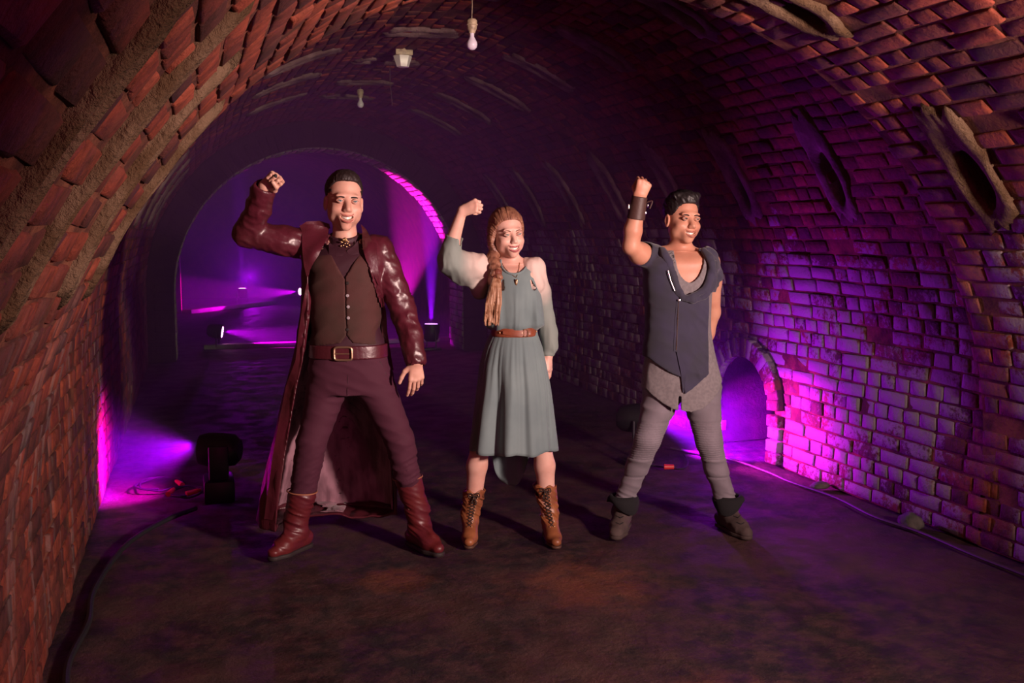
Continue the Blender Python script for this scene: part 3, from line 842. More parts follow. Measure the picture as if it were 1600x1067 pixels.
def fold_noise(sx, sy, sz, amp, seed, sharp=True):
    def f(x, y, z):
        n = vnoise(x * sx, y * sy, z * sz, seed)
        if sharp: n = 1 - 2 * np.abs(n)
        return amp * n + amp * .35 * vnoise(x * sx * 2.7, y * sy * 2.7, z * sz * 2.7, seed + 1)
    return f
# ================================================================ the tall man in the burgundy coat
def tall_man():
    p = Person(545, 4.72, 'man in long burgundy leather coat and waistcoat with raised fist')
    skin = p.skin = skin_mat('skin_tall_man', (.64, .365, .28))
    leather = mat('burgundy_leather', (.085, .011, .022), .36, bump=(38, .45, .004), var=(7, (.065, .011, .017), .4, .65), spec=.55)
    cloth = mat('burgundy_trouser_cloth', (.058, .007, .024), .85, bump=(260, .4, .001))
    vestm = mat('brown_waistcoat_cloth', (.062, .016, .015), .85, bump=(240, .5, .001), var=(6, (.045, .016, .012), .4, .6))
    shirtm = mat('plum_shirt', (.040, .007, .017), .65, bump=(200, .2, .001))
    lining = mat('mauve_velvet_lining', (.34, .17, .22), .9, bump=(30, .7, .006, (1, 1, .3)), var=(16, (.15, .065, .09), .4, .62, (1, 1, .35)), sheen=.2)
    bootm = mat('oxblood_boot_leather', (.115, .014, .016), .4, bump=(40, .4, .003), var=(9, (.10, .012, .02), .4, .6))
    hairm = mat('dark_brown_hair', (.018, .009, .009), .55, bump=(120, .9, .002, (1, 1, .2)))
    solem = mat('dark_boot_sole', (.02, .012, .012), .7, bump=(80, .3, .001))
    gold = mat('antique_gold', (.62, .40, .20), .35, .9, bump=(90, .3, .001)); silver = mat('pearl_button', (.62, .55, .60), .25, .4, bump=(60, .05, .001))
    sh_l, el_l, wr_l = p(483, 377, .01), p(386, 364, -.07), p(414, 292, -.20)
    sh_r, el_r, wr_r = p(590, 388, .01), p(628, 480, .0), p(650, 566, -.10)
    hip_l, kn_l, an_l, toe_l = p(518, 578, .02), p(489, 690, -.06), p(463, 828, -.02), p(428, 868, -.16)
    hip_r, kn_r, an_r, toe_r = p(580, 578, .02), p(625, 686, -.05), p(655, 822, .03), p(684, 850, -.10)
    an_l[2] = .10; an_r[2] = .10; toe_l[2] = toe_r[2] = .035
    H = Head(p(538, 316, -.02), 19, 3, 0, 1.13)
    F = Field((axis(-.62, .42, .007, .0026, ((-.50, -.22), (-.16, .12), (.24, .40))), axis(-.36, .24, .005, .0030, ((-.34, .14),)), axis(-.02, 1.94, .009, .0028, ((1.46, 1.92), (.66, .92)))))
    H.build(F, jaw=.98, nose=1.0, open_=.007, face=.97); H.neck(F, p(541, 392, .02), .044, .056)
    F.loft([p.row(388, 494, 590, .085, .01), p.row(410, 488, 597, .105), p.row(440, 488, 596, .115), p.row(500, 492, 590, .10), p.row(560, 490, 600, .11), p.row(600, 492, 602, .115)], .03)
    F.cone(p(541, 392, .02), sh_l, .045, .046, .03); F.cone(p(541, 392, .02), sh_r, .045, .046, .03)
    F.chain([sh_l, el_l, wr_l], [.05, .042, .029], .015); F.chain([sh_r, el_r, wr_r], [.05, .042, .029], .015)
    F.chain([hip_l, kn_l, an_l], [.085, .055, .040], .02); F.chain([hip_r, kn_r, an_r], [.085, .055, .040], .02)
    F.cone(an_l, an_l * .45 + toe_l * .55, .032, .022, .02); F.cone(an_r, an_r * .45 + toe_r * .55, .032, .022, .02)
    f = unit(p(444, 268, -.24) - wr_l); hand(F, wr_l, f, (.1, 1, .45), -1, .98, True)
    hand(F, wr_r, unit(p(651, 610, -.10) - wr_r), (.35, -.9, .2), 1, .98, False)
    body = p.add('body', F, skin)
    lipm = mat('man_lips', (.42, .13, .11), .45, bump=(100, .1, .001))
    H.eyes(p, body, mat('grey_blue_iris', (.10, .15, .17), .6, bump=(30, .05, .001)), hairm, .6, False, True, lipm, .007)
    # ring on the raised fist
    q = p(443, 268, -.24); b = MB(); b.sph(bvh(body).find_nearest(Vector(q) + Vector((0, -.05, 0)))[0], .009, 12, (1, .6, 1)); b.build('finger_ring', M_LASH, p.root)
    # hair
    F = Field((axis(-.16, .14, .0028), axis(-.14, .16, .0034), axis(1.52, 1.90, .0028)))
    F.ell(H.P(0, .027, .053), np.array((.0775, .096, .079)) * H.s, H.M, .01)
    F.ell(H.P(0, -.010, .095), np.array((.052, .055, .036)) * H.s, H.M, .03)
    g = F.every(); q = [g[i] - H.c[i] for i in range(3)]; hl = [(q[0] * H.M[0, i] + q[1] * H.M[1, i] + q[2] * H.M[2, i]) / H.s for i in range(3)]
    zl = smooth_interp(np.clip(hl[2].ravel(), -.09, .14), np.array((-.09, -.05, -.01, .03, .065, .088, .10, .14)), np.array((.06, .035, -.005, -.028, -.045, -.070, -.12, -.16))).reshape(hl[2].shape)
    F.cut((zl + .25 * np.abs(hl[0]) * (hl[2] > .05) - hl[1]) * H.s)
    F.wrinkle(fold_noise(160, 160, 45, .0022, 4, False))
    p.add('hair', F, hairm)
    # trousers
    F = Field((axis(-.36, .36, .0055), axis(-.20, .20, .006), axis(.22, 1.02, .006)))
    F.loft([p.row(546, 486, 604, .118), p.row(575, 484, 608, .125, .0), p.row(612, 489, 608, .12, .0)], .02)
    F.cone(p(516, 590, .0), p(487, 690, -.05), .098, .068, .03); F.cone(p(487, 690, -.05), p(474, 765, -.03), .068, .060, .015)
    F.cone(p(579, 590, .0), p(624, 686, -.05), .098, .066, .03); F.cone(p(624, 686, -.05), p(637, 746, -.01), .066, .062, .015)
    wn = fold_noise(5, 5, 20, .0040, 8); wn2 = fold_noise(9, 7, 42, .0050, 12)
    F.wrinkle(lambda x, y, z: wn(x, y, z + x * .3) + wn2(x, y, z - x * .5) * np.clip((.62 - z) / .15, 0, 1))
    F.cut(np.maximum(p(0, 766)[2] - F.every()[2], -9) * np.ones(F.f.shape, np.float32) * (F.every()[0] < -.05) - 9 * (F.every()[0] >= -.05))
    tr = p.add('trousers', F, cloth)
    # boots
    for (kn, an, toe, bt, nm) in ((p(482, 764, -.03), an_l, toe_l, 764, 0), (p(637, 745, -.0), an_r, toe_r, 745, 1)):
        lo = np.minimum(np.minimum(kn, an), toe) - .13; hi = np.maximum(np.maximum(kn, an), toe) + .13
        F = Field((axis(lo[0], hi[0], .0045), axis(lo[1], hi[1], .0045), axis(-.01, hi[2], .0045)))
        if nm == 0: kn = p(472, 772, -.03)
        d = unit((toe - an) * (1, 1, 0)); heel = an - d * .055; heel[2] = .05; ball = an + (toe - an) * .62; ball[2] = .045
        F.cone(kn, an + np.array((0, 0, .05)), .066, .050, .01); F.cone(an + (0, 0, .07), an, .052, .050, .02)
        F.cone(heel, ball, .042, .044, .02); F.cone(ball, toe, .044, .030, .015, flat=((0, 0, 1), .85)); F.cone(an, ball, .048, .040, .02)
        wb = fold_noise(8, 8, 38, .0075, 21 + nm)
        zt = p(0, bt)[2]
        F.wrinkle(lambda x, y, z: wb(x, y, z + x * .4) * np.clip((.36 - z) / .16, .12, 1) * np.clip((z - .03) / .06, .0, 1))
        F.cut(np.maximum(.006 - F.every()[2], F.every()[2] - zt) * np.ones(F.f.shape, np.float32))
        bo = p.add('boot', F, bootm)
        F = Field((axis(lo[0], hi[0], .005), axis(lo[1], hi[1], .005), axis(-.01, .05, .004)))
        F.cone(heel * (1, 1, 0) + (0, 0, .012), ball * (1, 1, 0) + (0, 0, .012), .043, .046, .02); F.cone(ball * (1, 1, 0) + (0, 0, .012), toe * (1, 1, 0) + (0, 0, .012), .046, .032, .015)
        F.cut(np.maximum(.001 - F.every()[2], F.every()[2] - .022) * np.ones(F.f.shape, np.float32)); p.add('sole', F, solem, bo)
        b = MB(); c = kn.copy(); c[2] = zt - .002
        b.tube([(c[0] + .071 * math.cos(t), c[1] + .071 * math.sin(t), c[2] + .006 * math.cos(t) * (1 if nm else -1)) for t in np.linspace(0, 6.283, 33)], .0035, 6)
        b.build('boot_rim', mat('tan_boot_rim', (.34, .13, .07), .5, bump=(60, .2, .001)), bo)
    # shirt and waistcoat
    F = Field((axis(-.28, .28, .0055), axis(-.20, .20, .006), axis(.92, 1.56, .0055)))
    F.loft([p.row(382, 505, 578, .07, .01), p.row(400, 488, 594, .108, 0), p.row(440, 484, 596, .128), p.row(500, 487, 592, .122), p.row(545, 487, 602, .128), p.row(556, 487, 604, .128)], .02)
    w1 = fold_noise(6, 5, 12, .004, 31)
    F.wrinkle(lambda x, y, z: w1(x + z * .5, y, z - x * .5))
    F.cone(p(541, 400, .03), H.P(0, .015, -.078), .079, .067, .02)
    F.cut(F.every()[2] - (p(0, 367)[2] + .35 * np.clip(F.every()[1], -.06, .1)) + 0 * F.every()[0])
    shirt = p.add('shirt', F, shirtm)
    F = Field((axis(-.28, .28, .005), axis(-.20, .20, .006), axis(.90, 1.54, .0055)))
    F.loft([p.row(388, 500, 582, .078, .01), p.row(402, 488, 594, .116, 0), p.row(440, 483, 597, .137), p.row(480, 485, 594, .134), p.row(515, 486, 594, .131), p.row(548, 486, 602, .135)], .02)
    F.wrinkle(lambda x, y, z: w1(x + z * .5, y, z - x * .5) * 1.3)
    g = F.every(); vtx = p(547, 432)[0]; zv = p(0, 434)[2]; zt = p(0, 385)[2]
    half = np.clip((g[2] - zv) / (zt - zv), -1, 2) * .085
    F.cut(np.where(g[2] > zv - .01, half - np.abs(g[0] - vtx + .004), -1) * np.where(g[1] < .05, 1, 0) - np.where(g[1] < .05, 0, 1))
    zb = p(0, 523)[2]; tail = zb - .14 * np.abs(g[0] - vtx) - .03 * (np.abs(g[0] - vtx) < .0) + np.maximum(0, .028 - np.abs(g[0] - vtx)) * 1.2 + .0
    F.cut(tail - g[2] + 0 * g[1] - .022)
    F.cut(.0022 - np.abs(g[0] - vtx) + 10 * (g[1] > -.05) * -1 + 0 * g[2])
    vest = p.add('waistcoat', F, vestm)
    bvv = bvh(vest); bvs = bvh(shirt)
    for (x, y, mm) in ((549, 440, M_LASH), (549, 459, silver), (550, 476, silver), (550, 493, silver), (548, 511, M_LASH)):
        q = p(x, y); h_ = hit(bvv, (q[0] + .004, -.8, q[2]), (0, 1, 0), .002); b = MB(); b.lathe([(.001, .004), (.006, .0035), (.0078, .001), (.0075, -.002)], h_, (0, -1, 0), 14); b.build('button', mm, vest)
    # collar, brooch, belt
    patch(p, 'shirt_collar', [(517, 378), (526, 384), (545, 391), (541, 402), (520, 399)], [shirt, body], shirtm, .006, .004, shirt)
    patch(p, 'shirt_collar', [(562, 376), (556, 384), (547, 391), (551, 402), (566, 396)], [shirt, body], shirtm, .006, .004, shirt)
    b = MB(); c = np.array(hit(bvs, (p(543, 374)[0], -.8, p(0, 374)[2]), (0, 1, 0), .006)); c = c - np.array((0, .012, 0))
    b.sph(c, .010, 10, (1, .5, 1)); rr = random.Random(2)
    for k in range(14):
        a = k * 2.4; b.sph(c + np.array((math.cos(a) * (.010 + .0009 * k), -.002, math.sin(a) * (.008 + .0009 * k) - .006 - .0012 * k)), .0042, 8)
    b.build('brooch', gold, shirt, True)
    F = Field((axis(-.28, .28, .005), axis(-.20, .20, .006), axis(.86, 1.05, .0045)))
    F.loft([p.row(536, 484, 606, .138), p.row(557, 483, 607, .140)], .004); F.f = np.maximum(F.f, -(F.f + .008)); belt = p.add('belt', F, leather)
    b = MB(); c0 = p(544, 547); hh = hit(bvh(belt), (c0[0], -.8, c0[2]), (0, 1, 0), .006); w2, h2 = .041, .030
    fr = [(w2 * math.copysign(abs(math.cos(t)) ** .35, math.cos(t)), h2 * math.copysign(abs(math.sin(t)) ** .35, math.sin(t))) for t in np.linspace(0, 6.283, 41)]
    b.tube([(hh.x + x, hh.y, hh.z + z) for x, z in fr], .0052, 8); b.tube([(hh.x - .036, hh.y - .006, hh.z), (hh.x + .03, hh.y - .006, hh.z)], .0028, 6); b.build('buckle', mat('worn_brass', (.52, .34, .22), .35, .85, bump=(60, .3, .001)), belt)
    # fly seam and pocket edges
    for pts in (((548, 560), (550, 585), (549, 612)), ((497, 561), (487, 580)), ((597, 561), (606, 582))):
        bt_ = bvh(tr); b = MB(); b.tube([hit(bt_, (p(x, y)[0], -.8, p(x, y)[2]), (0, 1, 0), .0005) for x, y in pts], .0016, 6); b.build('seam', shirtm, tr)
    # coat: body, skirt open at the front, sleeves
    F = Field((axis(-.62, .42, .0055), axis(-.34, .40, .007), axis(.06, 1.86, .0065)))
    th = .010
    rows = [p.row(366, 515, 570, .075, .02), p.row(374, 496, 588, .10, .02), p.row(390, 477, 602, .135, .01), p.row(420, 474, 606, .158, .01), p.row(470, 474, 600, .160, .02), p.row(530, 464, 600, .17, .03), p.row(600, 450, 610, .19, .06), p.row(700, 430, 618, .21, .09), p.row(808, 408, 622, .22, .12)]
    sk = fold_noise(10, 10, 1.3, .016, 40); tw = fold_noise(7, 7, 9, .005, 60)
    crease = lambda x, y, z: sk(x, y, z) * np.clip((1.0 - z) / .6, 0, 1) + tw(x - z * .6, y, z) * np.clip((z - .9) / .2, 0, 1)
    F.loft(rows, .001, 2.4).wrinkle(crease).shell(th)
    g = F.every(); zs = np.array([p(0, y)[2] for y in (815, 700, 600, 560, 480, 430, 400, 375, 360)])
    xl = np.array([p(x, y)[0] for x, y in ((437, 815), (452, 700), (470, 600), (480, 560), (489, 480), (489, 430), (498, 400), (514, 375), (520, 360))])
    xr = np.array([p(x, y)[0] for x, y in ((640, 815), (640, 700), (625, 600), (610, 560), (597, 480), (585, 430), (578, 400), (571, 375), (566, 360))])
    XL = np.interp(g[2].ravel(), zs, xl).reshape(1, 1, -1); XR = np.interp(g[2].ravel(), zs, xr).reshape(1, 1, -1)
    yc = np.interp(g[2].ravel(), zs[[0, 1, 2, 4, 8]], (.14, .10, .05, .02, .02)).reshape(1, 1, -1)
    F.cut(np.minimum(np.minimum(g[0] - XL, XR - g[0]), yc - g[1]))
    arms = Field(F.ax)
    arms.chain([p(497, 380, .01), sh_l + (0, 0, -.012), p(440, 376, -.04), el_l, p(404, 325, -.14), p(411, 297, -.19)], [.062, .072, .064, .060, .052, .050], .02)
    arms.chain([p(581, 386, .01), sh_r + (0, 0, -.01), p(612, 440, .0), el_r, p(642, 525, -.05), p(649, 563, -.09)], [.060, .070, .062, .058, .050, .046], .02)
    wa = fold_noise(26, 16, 30, .0055, 50); wc = fold_noise(11, 9, 17, .0045, 51)
    arms.wrinkle(lambda x, y, z: wa(x, y, z + .4 * x) * .8 + wc(x, y, z))
    # hollow the cuffs
    arms.cone(p(412, 300, -.185), p(417, 276, -.22), .040, .041, .004, sub=True); arms.cone(p(649, 562, -.09), p(651, 580, -.11), .037, .038, .004, sub=True)
    cq = p(416, 290, -.20); cn = unit(wr_l - el_l)
    cuffplane = (g[0] - cq[0]) * cn[0] + (g[1] - cq[1]) * cn[1] + (g[2] - cq[2]) * cn[2]
    arms.f = np.where(g[0] < -.3, np.maximum(arms.f, cuffplane + 0 * g[1]), arms.f)
    arms.f = np.where((g[0] > .2), np.maximum(arms.f, p(0, 573, -.09)[2] - g[2] + 0 * g[1]), arms.f).astype(np.float32)
    h = np.clip(.5 + .5 * (F.f - arms.f) / .012, 0, 1); F.f = F.f * (1 - h) + arms.f * h - .012 * h * (1 - h)
    coat = p.add('coat', F, leather)
    # lining
    F = Field((axis(-.50, .34, .0055), axis(-.16, .40, .006), axis(.06, 1.12, .007)))
    F.loft([r_ for r_ in rows if r_[0] < 1.2], .001, 2.4).wrinkle(crease).shell(.008, .013)
    g = F.every(); XL = np.interp(g[2].ravel(), zs, xl).reshape(1, 1, -1); XR = np.interp(g[2].ravel(), zs, xr).reshape(1, 1, -1); yc = np.interp(g[2].ravel(), zs[[0, 1, 2, 4, 8]], (.14, .10, .05, .02, .02)).reshape(1, 1, -1)
    F.cut(np.minimum(np.minimum(g[0] - XL + .012, XR - g[0]), yc + .01 - g[1]))
    F.cut(p(0, 812)[2] + .008 * np.sin(g[0] * 14) - g[2] + 0 * g[1])
    p.add('coat_lining', F, lining, coat, 'mauve velvet coat lining')
    # lapels and collar
    edge = lambda x, z: .004 * math.sin(40 * z)
    T = [coat, vest, shirt]
    patch(p, 'lapel', [(470, 352), (490, 350), (515, 356), (513, 378), (505, 398), (496, 412), (487, 430), (483, 415), (479, 390), (476, 364)], T, leather, .013, .008, coat, fold=edge)
    patch(p, 'lapel', [(564, 350), (572, 358), (583, 374), (592, 380), (595, 410), (600, 458), (590, 430), (578, 405), (571, 385)], T, leather, .012, .008, coat, fold=edge)
    patch(p, 'front_facing', [(594, 440), (601, 462), (604, 520), (613, 580), (606, 580), (597, 530), (590, 470)], [coat], leather, .010, .008, coat)
    patch(p, 'coat_collar', [(471, 352), (480, 346), (500, 345), (514, 350), (516, 357), (492, 357)], T + [body], leather, .018, .012, coat)
    patch(p, 'front_facing', [(468, 560), (478, 480), (487, 440), (492, 470), (482, 545), (466, 600), (444, 720), (435, 806), (417, 806), (432, 700), (451, 600)], [coat], leather, .006, .008, coat, fold=lambda x, z: .003 * math.sin(31 * z))
    return p
P1 = tall_man()
# ================================================================ the woman in the grey-green dress
def woman():
    p = Person(800, 4.86, 'smiling blonde woman in belted grey-green dress with raised fist')
    skin = p.skin = skin_mat('skin_woman', (.69, .42, .34))
    dressm = mat('grey_green_crepe', (.155, .210, .215), .85, bump=(300, .25, .001), var=(5, (.13, .18, .188), .4, .6), sheen=.15)
    # sleeves: cream at the shoulder, grey-green further down
    t = NT('ombre_sleeve_chiffon'); tc = t.new('ShaderNodeTexCoord'); vd = t.new('ShaderNodeVectorMath', operation='DISTANCE'); t.L.new(tc.outputs['Object'], vd.inputs[0])
    vd.inputs[1].default_value = tuple(p(800, 405)); d_ = t.math('ADD', vd.outputs['Value'], t.math('MULTIPLY', t.noise(tc.outputs['Object'], 9, 3), .08))
    t.L.new(t.mix(t.rng(d_, .20, .34), (.62, .47, .42), (.20, .235, .215)), t.b.inputs['Base Color']); t.b.inputs['Roughness'].default_value = .8
    t.bump(t.noise(tc.outputs['Object'], 240, 2), .2, .001); sleevem = t.m
    beltm = mat('tan_belt_leather', (.22, .055, .025), .45, bump=(60, .3, .002), var=(14, (.14, .035, .018), .4, .65))
    bootm = mat('tan_boot_leather', (.30, .105, .040), .42, bump=(50, .4, .002), var=(12, (.20, .065, .028), .4, .65))
    lacem = mat('dark_laces', (.035, .018, .014), .7, bump=(200, .3, .001)); solem = mat('tan_boot_sole', (.08, .035, .02), .6, bump=(80, .3, .001))
    hairm = mat('strawberry_blonde_hair', (.30, .135, .080), .5, bump=(90, .9, .002, (1, 1, .18)), var=(60, (.16, .062, .040), .35, .65, (1, 1, .12)), spec=.5)
    hairb = mat('blonde_ponytail_hair', (.44, .25, .155), .5, bump=(90, .9, .002, (1, 1, .15)), var=(70, (.24, .10, .05), .35, .65, (1, 1, .1)))
    brass = mat('brass_fitting', (.60, .36, .20), .3, .9, bump=(60, .1, .001))
    sh_l, el_l, wr_l = p(763, 418, .01), p(703, 404, -.10), p(722, 330, -.14)
    sh_r, el_r, wr_r = p(837, 418, .01), p(851, 492, .05), p(857, 556, .03)
    H = Head(p(794, 367, -.01), 19, -4, 0, .99)
    F = Field((axis(-.40, .28, .006, .0026, ((-.30, -.14), (-.14, .12), (.12, .22))), axis(-.36, .22, .005, .003, ((-.30, .12),)), axis(-.02, 1.78, .009, .0027, ((1.34, 1.76), (.78, .93)))))
    H.build(F, jaw=.86, nose=.82, fem=True, face=.96); H.neck(F, p(799, 420, .015), .041, .048)
    F.loft([p.row(413, 775, 826, .05, .01), p.row(422, 762, 838, .075), p.row(450, 764, 836, .095), p.row(480, 770, 834, .085), p.row(516, 774, 832, .078), p.row(570, 765, 840, .10)], .025)
    F.cone(p(800, 415, .015), sh_l, .040, .040, .03); F.cone(p(800, 415, .015), sh_r, .040, .040, .03)
    F.chain([sh_l, el_l, p(706, 380, -.11), wr_l], [.042, .034, .036, .022], .012); F.chain([sh_r, el_r, wr_r], [.042, .033, .022], .012)
    f = unit(np.array((.80, -.25, .30))); hand(F, wr_l + np.array((.002, 0, .0)), f, (-.25, -.85, .25), -1, .90, True, .022)
    hand(F, wr_r, unit((.02, .0, -1)), (.9, -.3, .0), -1, .86, False, .022)
    for hx, kx, ax, ay, tx, ty in ((776, 752, 737, 822, 733, 850), (828, 846, 857, 812, 866, 838)):
        an = p(ax, ay, .02); an[2] = .085; kn = p(kx, 690, -.02); cf = (kn * .55 + p(ax, 772, .03) * .45)
        F.cone(p(hx, 570), kn, .075, .050, .02); F.cone(kn, cf, .047, .050, .02); F.cone(cf, an, .050, .031, .02)
        F.cone(an, an + (0, -.07, -.045), .028, .018, .02)
    body = p.add('body', F, skin)
    H.eyes(p, body, mat('green_grey_iris', (.16, .20, .18), .6, bump=(30, .05, .001)), mat('light_brown_brow', (.16, .07, .045), .6, bump=(100, .3, .001)), 1.2, True, True, mat('rose_lips', (.36, .085, .10), .4, bump=(100, .1, .001)))
    # hair: swept back cap, plait over the shoulder, loose tail
    F = Field((axis(-.22, .14, .0026), axis(-.16, .18, .0034), axis(1.36, 1.80, .0027)))
    F.ell(H.P(0, .026, .050), np.array((.083, .102, .090)) * H.s, H.M, .01)
    F.ell(H.P(-.020, .045, .0), np.array((.072, .075, .085)) * H.s, H.M, .03)
    F.ell(H.P(-.058, .030, -.045), np.array((.035, .045, .055)) * H.s, H.M, .03)
    F.ell(H.P(.0, .04, -.05), np.array((.060, .050, .05)) * H.s, H.M, .03); F.ell(H.P(-.072, .018, -.015), np.array((.022, .036, .060)) * H.s, H.M, .02); F.ell(H.P(.070, .026, .0), np.array((.014, .030, .040)) * H.s, H.M, .03)
    g = F.every(); q = [g[i] - H.c[i] for i in range(3)]; hl = [(q[0] * H.M[0, i] + q[1] * H.M[1, i] + q[2] * H.M[2, i]) / H.s for i in range(3)]
    zl = smooth_interp(np.clip(hl[2].ravel(), -.12, .14), np.array((-.12, -.06, -.01, .03, .055, .078, .092, .14)), np.array((-.01, -.006, -.010, -.024, -.046, -.074, -.12, -.16))).reshape(hl[2].shape)
    F.cut((zl + .12 * np.abs(hl[0]) * (hl[2] > .04) - hl[1]) * H.s)
    def st(x, y, z):
        q_ = [x - H.c[0], y - H.c[1], z - H.c[2]]; a, b_, c = [(q_[0] * H.M[0, i] + q_[1] * H.M[1, i] + q_[2] * H.M[2, i]) / H.s for i in range(3)]
        ph = np.arctan2(a + .03 * (b_ > 0) * b_ / .1, c + .06) * 26 + b_ * 40 * np.sign(a)
        return .0026 * vnoise(ph, b_ * 9, 0 * b_, 4) + .0016 * vnoise(ph * 2.7, b_ * 14, 0 * b_, 6)
    F.wrinkle(st); hair = p.add('hair', F, hairm)
    pl = [H.P(-.052, .038, -.06), p(770, 402, -.02), p(773, 412, -.05), p(775, 422, -.08), p(776, 432, -.105)]
    F = Field((axis(-.22, .04, .0026), axis(-.22, .12, .003), axis(1.02, 1.60, .0028)))
    F.chain(pl, [.034, .028, .025, .022, .018], .01)
    for k in range(9):                      # the strands of the plait
        t_ = k / 8 * (len(pl) - 1.001); i = int(t_); c = pl[i] * (1 - t_ + i) + pl[i + 1] * (t_ - i)
        F.ell(c + np.array((.012 * (-1) ** k, -.012, 0)), (.020, .018, .015), roty(.6 * (-1) ** k), .004)
    F.wrinkle(lambda x, y, z: .0014 * vnoise(x * 190, y * 60, z * 60, 9)); p.add('plait', F, hairm, hair)
    F = Field((axis(-.24, .06, .0026), axis(-.26, .08, .003), axis(1.02, 1.46, .003)))
    rr = random.Random(4); top = p(776, 431, -.105)
    for k in range(64):
        sx = rr.uniform(-1, 1); e_ = rr.uniform(.78, 1.03)
        a1 = p(774 + 8 * sx, 450, -.135 + rr.uniform(-.02, .01)); a2 = p(771 + 11.5 * sx, 475, -.15 + rr.uniform(-.02, .01)); a3 = p(767 + 10 * sx + rr.uniform(-3, 3), 475 + 33 * e_, -.14 + rr.uniform(-.02, .01))
        F.chain(spline([top + (.010 * sx, 0, 0), a1, a2, a3], 3), list(np.linspace(.0072, .0028, 10)), .003)
    F.wrinkle(lambda x, y, z: .0012 * vnoise(x * 200, y * 90, z * 25, 9)); p.add('ponytail', F, hairb, hair, 'loose blonde ponytail hanging over her shoulder')
    F = Field((axis(-.16, .0, .0028), axis(-.20, .04, .003), axis(1.30, 1.46, .0028)))
    F.cone(top + (.004, 0, .012), top + (-.002, 0, -.012), .022, .021, .004).wrinkle(lambda x, y, z: .002 * np.sin(z * 900)); p.add('hair_tie', F, mat('auburn_hair_band', (.16, .04, .025), .6, bump=(150, .6, .001)), hair)
    # bodice
    F = Field((axis(-.24, .24, .0045), axis(-.20, .20, .005), axis(1.02, 1.46, .0045)))
    rows = [p.row(413, 776, 824, .062, .01), p.row(421, 764, 836, .080), p.row(432, 765, 838, .100, -.005), p.row(450, 763, 842, .116, -.012), p.row(475, 760, 847, .124, -.01), p.row(498, 757, 849, .122), p.row(509, 762, 846, .112), p.row(515, 768, 839, .095)]
    F.loft(rows, .002, 2.2)
    g = F.every()
    gath = fold_noise(24, 6, 3.2, .0075, 71)
    F.wrinkle(lambda x, y, z: gath(x + .2 * (z - 1.2) * x * 4, 0 * y, z) * np.clip(np.maximum((1.17 - z) / .08, (z - 1.10) * 0), 0, 1) * 1.0 + gath(x * 1.3, y * 0, z * .8) * .7 * np.clip((1.30 - z) / .1, 0, 1))
    # scooped neck, armholes and the two cut-outs
    nk = p(803, 409); F.cut((.058 - np.sqrt(((g[0] - nk[0]) * .95) ** 2 + ((g[2] - nk[2]) * 1.15) ** 2)) + 0 * g[1])
    for (ax, ay, bx, by, r) in ((753, 404, 756, 438, .020), (849, 404, 849, 436, .012)):
        a, b_ = p(ax, ay), p(bx, by); d = b_ - a; t_ = np.clip(((g[0] - a[0]) * d[0] + (g[2] - a[2]) * d[2]) / (d[0] ** 2 + d[2] ** 2), 0, 1)
        F.cut(r - np.sqrt((g[0] - a[0] - t_ * d[0]) ** 2 + (g[2] - a[2] - t_ * d[2]) ** 2) + 0 * g[1])
    for (ax, ay, bx, by) in ((786, 436, 785, 449), (829, 437, 834, 449)):
        a, b_ = p(ax, ay), p(bx, by); d = b_ - a; tt = ((g[0] - a[0]) * d[0] + (g[2] - a[2]) * d[2]) / (d[0] ** 2 + d[2] ** 2); t_ = np.clip(tt, 0, 1)
        F.cut(np.where(g[1] < 0, .003 + .0075 * t_ - np.sqrt((g[0] - a[0] - t_ * d[0]) ** 2 + (g[2] - a[2] - t_ * d[2]) ** 2), -1))
    dress = p.add('bodice', F, dressm)
    F = Field((axis(-.20, .20, .0045), axis(-.16, .14, .0045), axis(1.24, 1.46, .0045)))   # neck band
    bb = [bvh(body), bvh(dress)]
    band = []
    for t_ in np.linspace(-.15, math.pi + .15, 26):
        x = nk[0] + .064 * math.cos(t_); z = nk[2] - .056 * math.sin(t_) + .0
        ys = [b_.ray_cast(Vector((x, -.8, z)), Vector((0, 1, 0)), 2.)[0] for b_ in bb]; ys = [v.y for v in ys if v is not None]
        band.append(np.array((x, (min(ys) if ys else -.05) - .002, z)))
    F.chain(band, [.0055] * len(band), .002); p.add('neck_band', F, dressm, dress)
    # skirt
    def skirt():
        n, m = 200, 40; V = []
        y = [516, 524, 545, 575, 610, 650, 690, 709]; xl = [768, 767, 758, 751, 747, 742, 737, 735]; xr = [838, 839, 846, 852, 858, 862, 866, 868]
        ry = [.095, .098, .125, .15, .165, .18, .19, .195]
        zz = np.array([p(0, q, -.7 * w_)[2] for q, w_ in zip(y, ry)]); XL = np.array([p(a, b_)[0] for a, b_ in zip(xl, y)]); XR = np.array([p(a, b_)[0] for a, b_ in zip(xr, y)])
        rr = random.Random(8); fr = [(rr.randint(9, 30), rr.uniform(0, 6.28), rr.uniform(.4, 1)) for _ in range(7)]
